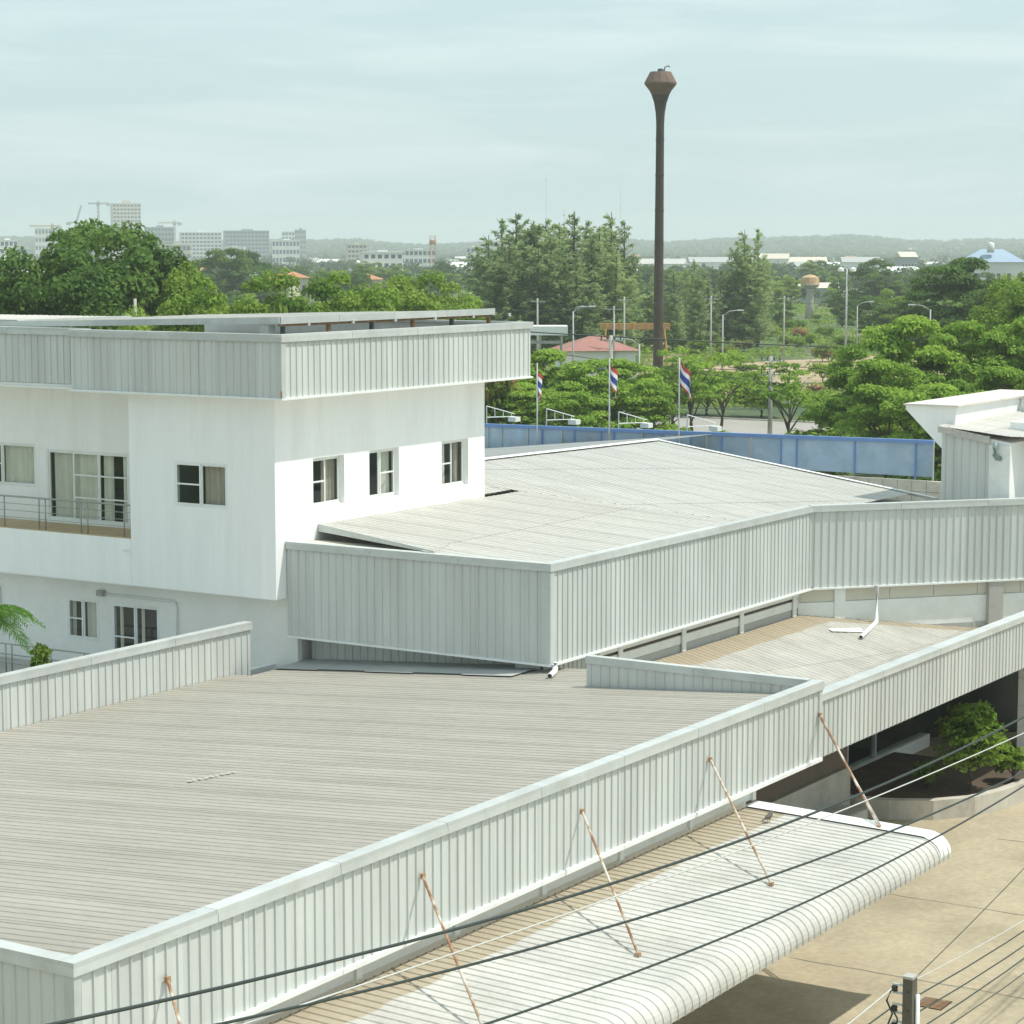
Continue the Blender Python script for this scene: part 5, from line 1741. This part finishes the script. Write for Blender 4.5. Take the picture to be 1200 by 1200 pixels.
house(705, 248, 7.6, 7, zat(410, 248), zat(393, 248), 'far_white', 'red_tile', 'white house with red tiled hip roof below the orange gantry', 0.15, 3)
MB_s = polar(640, 232)
sh = thing('shelter', 'flat white-roofed open shelter next to the white building roof corner', 'shelter', tuple(MB_s))
u = RGT
MB().obox(MB_s - u * 3.0 + Vector((0, 0, zat(392, 232))), u * 5.2, FWD * 4, (0, 0, 0.9)).build('roof', 'trim_white', sh)
for s, t in ((-2.8, 0.2), (1.6, 0.2), (-2.8, 3.6), (1.6, 3.6), (-0.6, 0.2)):
    MB().tube([MB_s + u * s + FWD * t, MB_s + u * s + FWD * t + Vector((0, 0, zat(392, 232)))], 0.12, 8).build('post', 'concrete', sh)
MB().obox(MB_s - u * 2.8 + FWD * 0.25 + Vector((0, 0, zat(402, 232))), u * 4.4, FWD * 0.1, (0, 0, 0.3)).build('rail', 'concrete', sh)
house(1165, 640, 17, 11, zat(307, 640), zat(292, 640), 'far_white', 'roof_blue', 'large building with grey-blue hip roof at the edge of the hazy forest', -0.1, 6, name='hall')
tkp = polar(1161, 642)
MB().lathe((tkp.x, tkp.y, zat(296, 642)), [(1.0, 0), (1.0, 2.6), (0.2, 2.9)], 14).build('roof_tank', 'far_white', bpy.data.objects['hall'], smooth=True)
hs = [(322, 560, 9, 7, 'orange_tile', 317, 'orange-roofed house half hidden by the bright trees'), (345, 600, 9, 7, 'orange_tile', 315, 'orange-roofed house farther back among the trees'),
      (425, 620, 11, 8, 'orange_tile', 317, 'orange-roofed house below the white four-storey block'), (300, 820, 12, 8, 'far_white', 312, 'white shed with pale walls behind the umbrella tree'),
      (560, 900, 14, 9, 'roof_grey', 306, 'grey-roofed shed beside the casuarina stand')]
for px, d, w, dp, rm, yt, lab in hs:
    house(px, d, w * 0.8, dp, zat(yt + 10, d), zat(yt + 3, d), 'far_cream', rm, lab, trng.uniform(-0.3, 0.3), 3)
hg = 'small houses in the far suburb'
for k in range(46):
    d = trng.uniform(900, 2600)
    px = trng.uniform(0, 1210)
    if 560 < px < 735: continue
    h = trng.uniform(3, 6)
    house(px, d, trng.uniform(9, 22), 9, h, h + trng.uniform(1.5, 3), trng.choice(('far_white', 'far_cream', 'far_white')), trng.choice(('roof_pale', 'orange_tile', 'roof_grey', 'far_white', 'far_white')),
          'small pale house scattered through the hazy far suburb', trng.uniform(-0.5, 0.5), 2, hip=trng.random() < 0.5, group=hg)
for px, d, w, yt, lab in ((775, 1150, 28, 302, 'long white shed roof behind the rusty tower'), (835, 1250, 30, 300, 'long pale shed between the tower and the casuarina pair'), (905, 1300, 22, 296, 'white-roofed hall just past the casuarina pair'),
                          (945, 1350, 30, 300, 'long low cream shed in line with the water tower'), (1010, 1000, 20, 300, 'wide white roof behind the twin-lamp mast'), (1066, 1050, 9, 294, 'narrow white house with raised roof room'), (960, 640, 13, 330, 'white shed roof beside the water tower')):
    house(px, d, w * 0.8, 12, zat(yt + 7, d), zat(yt + 1, d), trng.choice(('far_cream', 'far_white', 'far_grey')), trng.choice(('roof_pale', 'far_cream', 'roof_grey', 'far_white')), lab, trng.uniform(-0.2, 0.2), 5, name='shed', hip=False)


def office(px0, px1, ytop, d, m, floors, cols_, label, name='office_block', yaw=0.25, single=False, dp=None, frame=False):
    w = (px1 - px0) / 2708.0 * d
    h = zat(ytop, d)
    p = polar((px0 + px1) / 2, d)
    o = thing(name, label, 'building', tuple(p))
    u = (RGT * math.cos(yaw) + FWD * math.sin(yaw)); v = (FWD * math.cos(yaw) - RGT * math.sin(yaw))
    dp = dp or w * 0.6
    wf = w / (math.cos(yaw) + 0.6 * abs(math.sin(yaw)))
    q = p - u * wf / 2
    MB().obox(q, u * wf, v * dp, (0, 0, h)).build('wall', m, o)
    MB().obox(q - u * 0.2 - v * 0.2 + Vector((0, 0, h)), u * (wf + 0.4), v * (dp + 0.4), (0, 0, max(0.5, h * 0.015))).build('roof_rim', m, o)
    MB().obox(q + u * wf * 0.4 + v * dp * 0.3 + Vector((0, 0, h)), u * wf * 0.25, v * dp * 0.3, (0, 0, h * 0.07)).build('plant_room', m, o)
    fh = h / floors
    for f in range(floors):
        z0 = f * fh + fh * 0.35
        if single:
            for c in range(cols_):
                MB().obox(q + u * (wf * (c + 0.2) / cols_) - v * 0.06 + Vector((0, 0, z0)), u * (wf * 0.6 / cols_), v * 0.1, (0, 0, fh * 0.42)).build('window', 'far_window', o)
        else:
            mb = MB()
            for c in range(cols_):
                mb.obox(q + u * (wf * (c + 0.15) / cols_) - v * 0.1 + Vector((0, 0, z0)), u * (wf * 0.7 / cols_), v * 0.15, (0, 0, fh * 0.5))
            for c in range(3):
                sidev = q + v * (dp * (c + 0.2) / 3) + Vector((0, 0, z0)) + (u * (wf - 0.05) if yaw > 0 else -u * 0.1)
                mb.obox(sidev, v * (dp * 0.55 / 3), u * 0.15, (0, 0, fh * 0.5))
            wr = mb.build('window_row', 'far_window', o); wr['kind'] = 'stuff'
    return o


office(131, 168, 240, 2600, 'far_cream', 15, 8, 'tall unfinished concrete tower block standing above the city', yaw=0.3)
office(168, 206, 267, 2500, 'far_grey', 7, 9, 'grey unfinished block beside the tall tower', yaw=0.15)
office(210, 262, 273, 2300, 'far_white', 8, 11, 'white office block with rows of small windows', yaw=0.2)
office(262, 318, 271, 2400, 'far_grey', 8, 12, 'grey-blue office block next to the white office block', yaw=0.2)
office(330, 346, 272, 2750, 'far_white', 6, 4, 'narrow white block on the far hill edge', yaw=0.1)
office(345, 359, 270, 2800, 'far_grey', 6, 4, 'narrow grey block joined to the narrow white block', yaw=0.1)
office(318, 352, 282, 2100, 'far_white', 3, 8, 'long low white block below the narrow blocks', yaw=0.1)
office(40, 70, 268, 2700, 'far_white', 4, 7, 'low white block under the short luffing crane', yaw=0.2)
office(66, 100, 271, 2650, 'far_cream', 4, 7, 'low cream block under the tall flat crane', yaw=0.2)
office(-6, 22, 282, 1500, 'far_white', 4, 5, 'white stepped block half hidden by the dense trees', yaw=0.2)
office(14, 32, 291, 1350, 'far_white', 3, 4, 'small white block in front of the stepped one', yaw=0.1)
office(188, 224, 287, 1700, 'far_cream', 3, 7, 'low cream block in front of the grey unfinished one', yaw=0.1)
office(262, 286, 290, 1750, 'far_white', 2, 5, 'low white shed block before the grey-blue office', yaw=0.0)
office(423, 475, 296, 900, 'far_white', 4, 6, 'white four-storey block with square dark windows', yaw=0.2, single=True)
office(406, 431, 287, 1750, 'far_cream', 5, 5, 'cream stepped block behind the white four-storey one', yaw=0.2)
office(468, 512, 293, 1400, 'far_white', 3, 8, 'long white block beyond the white four-storey one', yaw=0.1)
office(546, 567, 290, 1600, 'far_white', 3, 4, 'small white block beside the casuarina stand top', yaw=0.1)
office(1061, 1075, 293, 1080, 'far_white', 3, 2, 'little white tower house near the domed rain tree', yaw=0.2)


def lattice(mb, a, b, w, n, r):
    a, b = Vector(a), Vector(b)
    t = (b - a).normalized()
    s1 = t.cross(FWD)
    s1 = s1.normalized() if s1.length > 0.1 else RGT.copy()
    s2 = t.cross(s1).normalized()
    cs = [(s1 + s2) * w / 2, (s1 - s2) * w / 2, (-s1 - s2) * w / 2, (-s1 + s2) * w / 2]
    for c in cs:
        mb.tube([a + c, b + c], r, 4)
    for i in range(n):
        p, q = a.lerp(b, i / n), a.lerp(b, (i + 1) / n)
        for k in range(4):
            mb.tube([p + cs[k], q + cs[(k + 1) % 4]], r * 0.7, 4)


def crane(px, d, ytop, jl, jr, label, luff=0.0, m='crane_steel'):
    p = polar(px, d)
    top = zat(ytop, d)
    o = thing('tower_crane', label, 'crane', tuple(p))
    mb = MB(); lattice(mb, p, p + Vector((0, 0, top)), 1.8, 14, 0.3); mb.build('mast', m, o)
    mb = MB(); lattice(mb, p + Vector((0, 0, top - 3)), p - RGT * jl + Vector((0, 0, top - 3 + jl * luff)), 1.3, 12, 0.25); mb.build('jib', m, o)
    mb = MB(); lattice(mb, p + Vector((0, 0, top - 3)), p + RGT * jr + Vector((0, 0, top - 3)), 1.3, 5, 0.25); mb.build('counter_jib', m, o)
    MB().box(p + RGT * jr + Vector((-2, -1.5, top - 6)), p + RGT * jr + Vector((2, 1.5, top - 3))).build('counterweight', 'concrete', o)
    MB().box(p + Vector((-1.3, -1.3, top - 6)), p + Vector((1.3, 1.3, top - 3.2))).build('cab', 'far_grey', o)


crane(116, 2600, 236, 11, 12, 'tall flat-top tower crane left of the unfinished tower'.replace('left of', 'beside'))
crane(90, 2600, 258, -6, -9, 'luffing tower crane with steep jib over the cream block', luff=-3.2)
crane(62, 2600, 262, 26, 8, 'tower crane with long flat jib over the low white block', m='orange_steel')
crane(205, 2500, 258, 18, 6, 'tower crane beside the grey unfinished block', m='far_cream')

def radio_mast(px, d, ytop, label, r=0.35, m='lamp_grey', lat=0.0):
    p = polar(px, d)
    o = thing('radio_mast', label, 'mast', tuple(p))
    top = zat(ytop, d)
    if lat:
        mb = MB(); lattice(mb, p, p + Vector((0, 0, top)), lat, 12, 0.14); mb.build('lattice', m, o)
        MB().lathe((p.x, p.y, top - 5), [(1.6, 0), (1.9, 0.5), (1.9, 2.2), (1.4, 2.6)], 8).build('antenna_ring', m, o)
    else:
        MB().tube([p, p + Vector((0, 0, top))], [r, r * 0.4], 6).build('pole', m, o)
        for k in range(3):
            MB().box(p + Vector((-0.5, -0.5, top * (0.6 + 0.15 * k))), p + Vector((0.5, 0.5, top * (0.6 + 0.15 * k) + 0.8))).build('antenna', m, o)


radio_mast(507, 1250, 276, 'orange and pale lattice radio mast above the far white blocks', m='orange_tile', lat=3.0)
radio_mast(640, 2600, 203, 'hair-thin tall radio mast rising from the casuarina stand', 0.35)
radio_mast(727, 2600, 222, 'hair-thin radio mast beside the last casuarina top', 0.35)
radio_mast(661, 1500, 246, 'short antenna mast above the middle of the casuarina stand', 0.25)

# water tower
wt = polar(950, 505)
wo = thing('water_tower', 'mushroom-shaped concrete water tower with rust-streaked orange bowl', 'water tower', tuple(wt))
MB().lathe(wt, [(1.0, -0.1), (0.85, 3), (0.8, 6.0), (1.1, 6.6)], 16).build('stem', 'concrete', wo, smooth=True)
MB().lathe(wt, [(1.1, 6.55), (2.1, 7.35), (2.1, 7.5)], 16).build('bowl', 'concrete', wo, smooth=True)
MB().lathe(wt, [(2.1, 7.5), (1.85, 9.0), (1.0, 9.4), (0.3, 9.6)], 16).build('tank', 'water_tank', wo)

# ================================================================== OVERHEAD WIRES
def wire(label, pts, r, m='wire', group=None):
    mb = MB().tube(pts, r, 6, caps=False)
    o = mb.build('overhead_wire', m, None, smooth=True)
    return tag(o, label, 'wire', group)


def along(c, x0, x1, y, n=40):
    return [(x0 + (x1 - x0) * i / n, y, c[0] * (x0 + (x1 - x0) * i / n - 25) ** 2 + c[1] * (x0 + (x1 - x0) * i / n - 25) + c[2]) for i in range(n + 1)]


wire('thick dark cable, highest of those crossing the awning and parapet', along((0.0035, -0.0571, 8.18), 8, 56, 12.5), 0.017)
wire('thin pale cable crossing the awning beneath the highest dark cable', along((0.00145, -0.05035, 8.057), 8, 56, 12.5), 0.009, 'wire_pale')
wire('dark cable crossing the middle of the awning', along((0.0031, -0.0866, 7.60), 8, 56, 12.5), 0.015)
wire('lowest dark cable crossing the rolled edge of the awning', along((0.0041, -0.0638, 7.024), 8, 56, 12.5), 0.014)

for q_, h_, lab in (((56.0, 12.5), 10.2, 'tall concrete pole carrying the thick cables past the yard'), ((8.0, 12.5), 10.8, 'tall concrete pole carrying the thick cables beside the front building')):
    o = thing('cable_pole', lab, 'pole', (q_[0], q_[1], 0.02))
    MB().tube([(q_[0], q_[1], -0.1), (q_[0], q_[1], h_)], [0.17, 0.11], 8).build('shaft', 'concrete', o, smooth=True)
    for k in range(4):
        MB().box((q_[0] - 0.05, q_[1] - 0.25, 7.2 + k * 0.75), (q_[0] + 0.05, q_[1] + 0.25, 7.3 + k * 0.75)).build('crossarm', 'lamp_grey', o)
up = Vector((24.55, 10.0, 0))
fp = thing('service_pole', 'weathered square concrete pole top with black insulators beside the yard', 'pole', tuple(up))
mb = MB().add([(up.x - 0.1, up.y - 0.075, 0), (up.x + 0.1, up.y - 0.075, 0), (up.x + 0.1, up.y + 0.075, 0), (up.x - 0.1, up.y + 0.075, 0),
               (up.x - 0.075, up.y - 0.06, 7.0), (up.x + 0.075, up.y - 0.06, 7.0), (up.x + 0.075, up.y + 0.06, 7.0), (up.x - 0.075, up.y + 0.06, 7.0)],
              [(3, 2, 1, 0), (4, 5, 6, 7), (0, 1, 5, 4), (1, 2, 6, 5), (2, 3, 7, 6), (3, 0, 4, 7)])
mb.build('shaft', 'pole_dark', fp)
MB().box((up.x - 0.08, up.y - 0.065, 7.0), (up.x + 0.08, up.y + 0.065, 7.03)).build('pole_cap', 'concrete', fp)
MB().tube([up + Vector((0.03, -0.09, 5.2)), up + Vector((0.03, -0.085, 6.8))], 0.028, 8).build('conduit', 'pvc', fp, smooth=True)
for z in (6.9, 6.66, 6.45, 6.24, 6.03):
    c = up + Vector((-0.05, 0.17, z - 0.05))
    br = MB().box((c.x - 0.015, up.y + 0.06, c.z - 0.05), (c.x + 0.015, c.y + 0.02, c.z - 0.03)).box((c.x - 0.015, up.y + 0.06, c.z + 0.05), (c.x + 0.015, c.y + 0.02, c.z + 0.07)).build('rack', 'lamp_grey', fp)
    MB().lathe((c.x, c.y, c.z - 0.03), [(0.02, 0), (0.042, 0.015), (0.03, 0.035), (0.042, 0.055), (0.02, 0.08)], 10).build('insulator', 'insulator', br, smooth=True)
MB().tube([up + Vector((-0.06, 0.2, 6.85)), up + Vector((-0.07, 0.26, 6.7)), up + Vector((-0.06, 0.19, 6.55)), up + Vector((-0.08, 0.24, 6.4)), up + Vector((-0.06, 0.16, 6.2)), up + Vector((-0.06, 0.13, 5.6))], 0.012, 6).build('jumper_wire', 'wire', fp, smooth=True)
MB().tube([up + Vector((-0.06, 0.2, 6.62)), up + Vector((-0.07, 0.12, 6.5)), up + Vector((-0.06, 0.15, 6.3)), up + Vector((-0.06, 0.11, 5.6))], 0.010, 6).build('jumper_wire', 'wire', fp, smooth=True)
for z in (6.85, 6.62, 6.35):
    MB().tube([(up.x - 0.083, up.y - 0.01, z), (up.x - 0.07, up.y - 0.01, z)], 0.012, 6).build('bolt_hole', 'insulator', fp)
def span(z0, s, c, x1, y1=10.0, x0=24.64, n=16):
    return [(x0 + (x1 - x0) * i / n, 9.98 + (y1 - 9.98) * i / n, z0 + s * (x1 - x0) * i / n + c * ((x1 - x0) * i / n) ** 2) for i in range(n + 1)]
wg = 'wires leaving the service pole over the yard'
for z0, s, r_, m_, lab in ((6.97, 0.022, 0.006, 'wire', 'thin wire rising from the service pole cap over the yard'), (6.95, -0.13, 0.006, 'wire_pale', 'thin pale wire leaving the service pole cap'),
                           (6.74, -0.118, 0.009, 'wire', 'dark wire leaving the first insulator of the service pole'), (6.53, -0.118, 0.009, 'wire', 'dark wire leaving the second insulator of the service pole'),
                           (6.31, -0.11, 0.009, 'wire', 'dark wire leaving the third insulator of the service pole'), (6.12, -0.115, 0.007, 'wire', 'thin dark wire leaving the fourth insulator of the service pole')):
    wire(lab, span(z0, s, 0.0034, 56, 12.4), r_, m_, wg)
wire('short pale service wire dropping from the top insulator towards the awning', [(24.5, 10.2, 6.85), (23.1, 10.1, 6.87), (20, 10, 7.0), (8, 12.4, 7.9)], 0.009, 'wire_pale', wg)
wire('dark service wire dropping from the second insulator', [(24.5, 10.2, 6.62), (23.65, 10.1, 6.70), (20, 10, 6.95), (8, 12.4, 7.8)], 0.009, 'wire', wg)

# wires strung along the road far behind
def far_wire(a, b, sag, r, label):
    A, B = Vector(a), Vector(b)
    pts = []
    for i in range(25):
        t = i / 24
        p = A.lerp(B, t)
        pts.append(p - Vector((0, 0, sag * 4 * t * (1 - t))))
    wire(label, pts, r, 'wire', 'wires along the road beyond the screen')


P = lambda px, py, d: polar(px, d) + Vector((0, 0, zat(py, d)))
far_wire(P(540, 383, 160), P(1260, 413, 190), 0.3, 0.05, 'thickest dark wire strung along the road above the rain trees')
far_wire(P(600, 404, 162), P(905, 432, 183), 0.5, 0.03, 'dark wire from the tallest utility pole to the pale one, upper')
far_wire(P(716, 420, 165), P(1260, 475, 185), 0.6, 0.03, 'dark wire from the tallest utility pole running past the stair tower')
far_wire(P(560, 452, 160), P(905, 478, 183), 0.5, 0.03, 'low dark wire crossing the rain trees behind the flags')
far_wire(P(905, 425, 183), P(1260, 440, 178), 0.5, 0.03, 'dark wire from the pale utility pole towards the bright rain trees')
far_wire(P(905, 470, 183), P(1260, 500, 178), 0.5, 0.03, 'low dark wire behind the stair tower')
far_wire(P(551, 362, 245), P(834, 347, 262), 0.6, 0.03, 'thin wire strung before the casuarina stand')
far_wire(P(834, 347, 262), P(1240, 352, 300), 0.9, 0.03, 'thin wire strung across the rough field')

# drain covers in the yard
for k, lab in enumerate(('rusty drain grate in the yard, nearer the awning', 'rusty drain grate in the yard, nearer the service pole')):
    o = thing('drain_grate', lab, 'drain', (43.35, 17.2 - 0.30 * k - 0.0, 0.02))
    y0 = 17.16 - 0.31 * k
    MB().box((43.05, y0, 0.021), (43.68, y0 + 0.28, 0.035)).build('frame', 'grate', o)
    for i in range(8):
        MB().box((43.07 + i * 0.076, y0 + 0.02, 0.036), (43.105 + i * 0.076, y0 + 0.26, 0.042)).build('bar', 'rust_edge', o)

# ================================================================== HAZE
hb = MB().box((-400, -3500, -1.0), (7600, 7500, 112.0))
hz = hb.build('haze', 'wire')
hz.data.materials.clear()
hmat = bpy.data.materials.new('haze')
hmat.use_nodes = True
hn = hmat.node_tree.nodes
for n in list(hn):
    hn.remove(n)
ho = hn.new('ShaderNodeOutputMaterial')
pv = hn.new('ShaderNodeVolumePrincipled')
pv.inputs['Color'].default_value = (0.93, 0.98, 1.0, 1)
pv.inputs['Density'].default_value = 0.00022
pv.inputs['Anisotropy'].default_value = 0.2
hmat.node_tree.links.new(pv.outputs['Volume'], ho.inputs['Volume'])
hz.data.materials.append(hmat)
hz['kind'] = 'stuff'
hz['label'] = 'pale haze lying over the land'
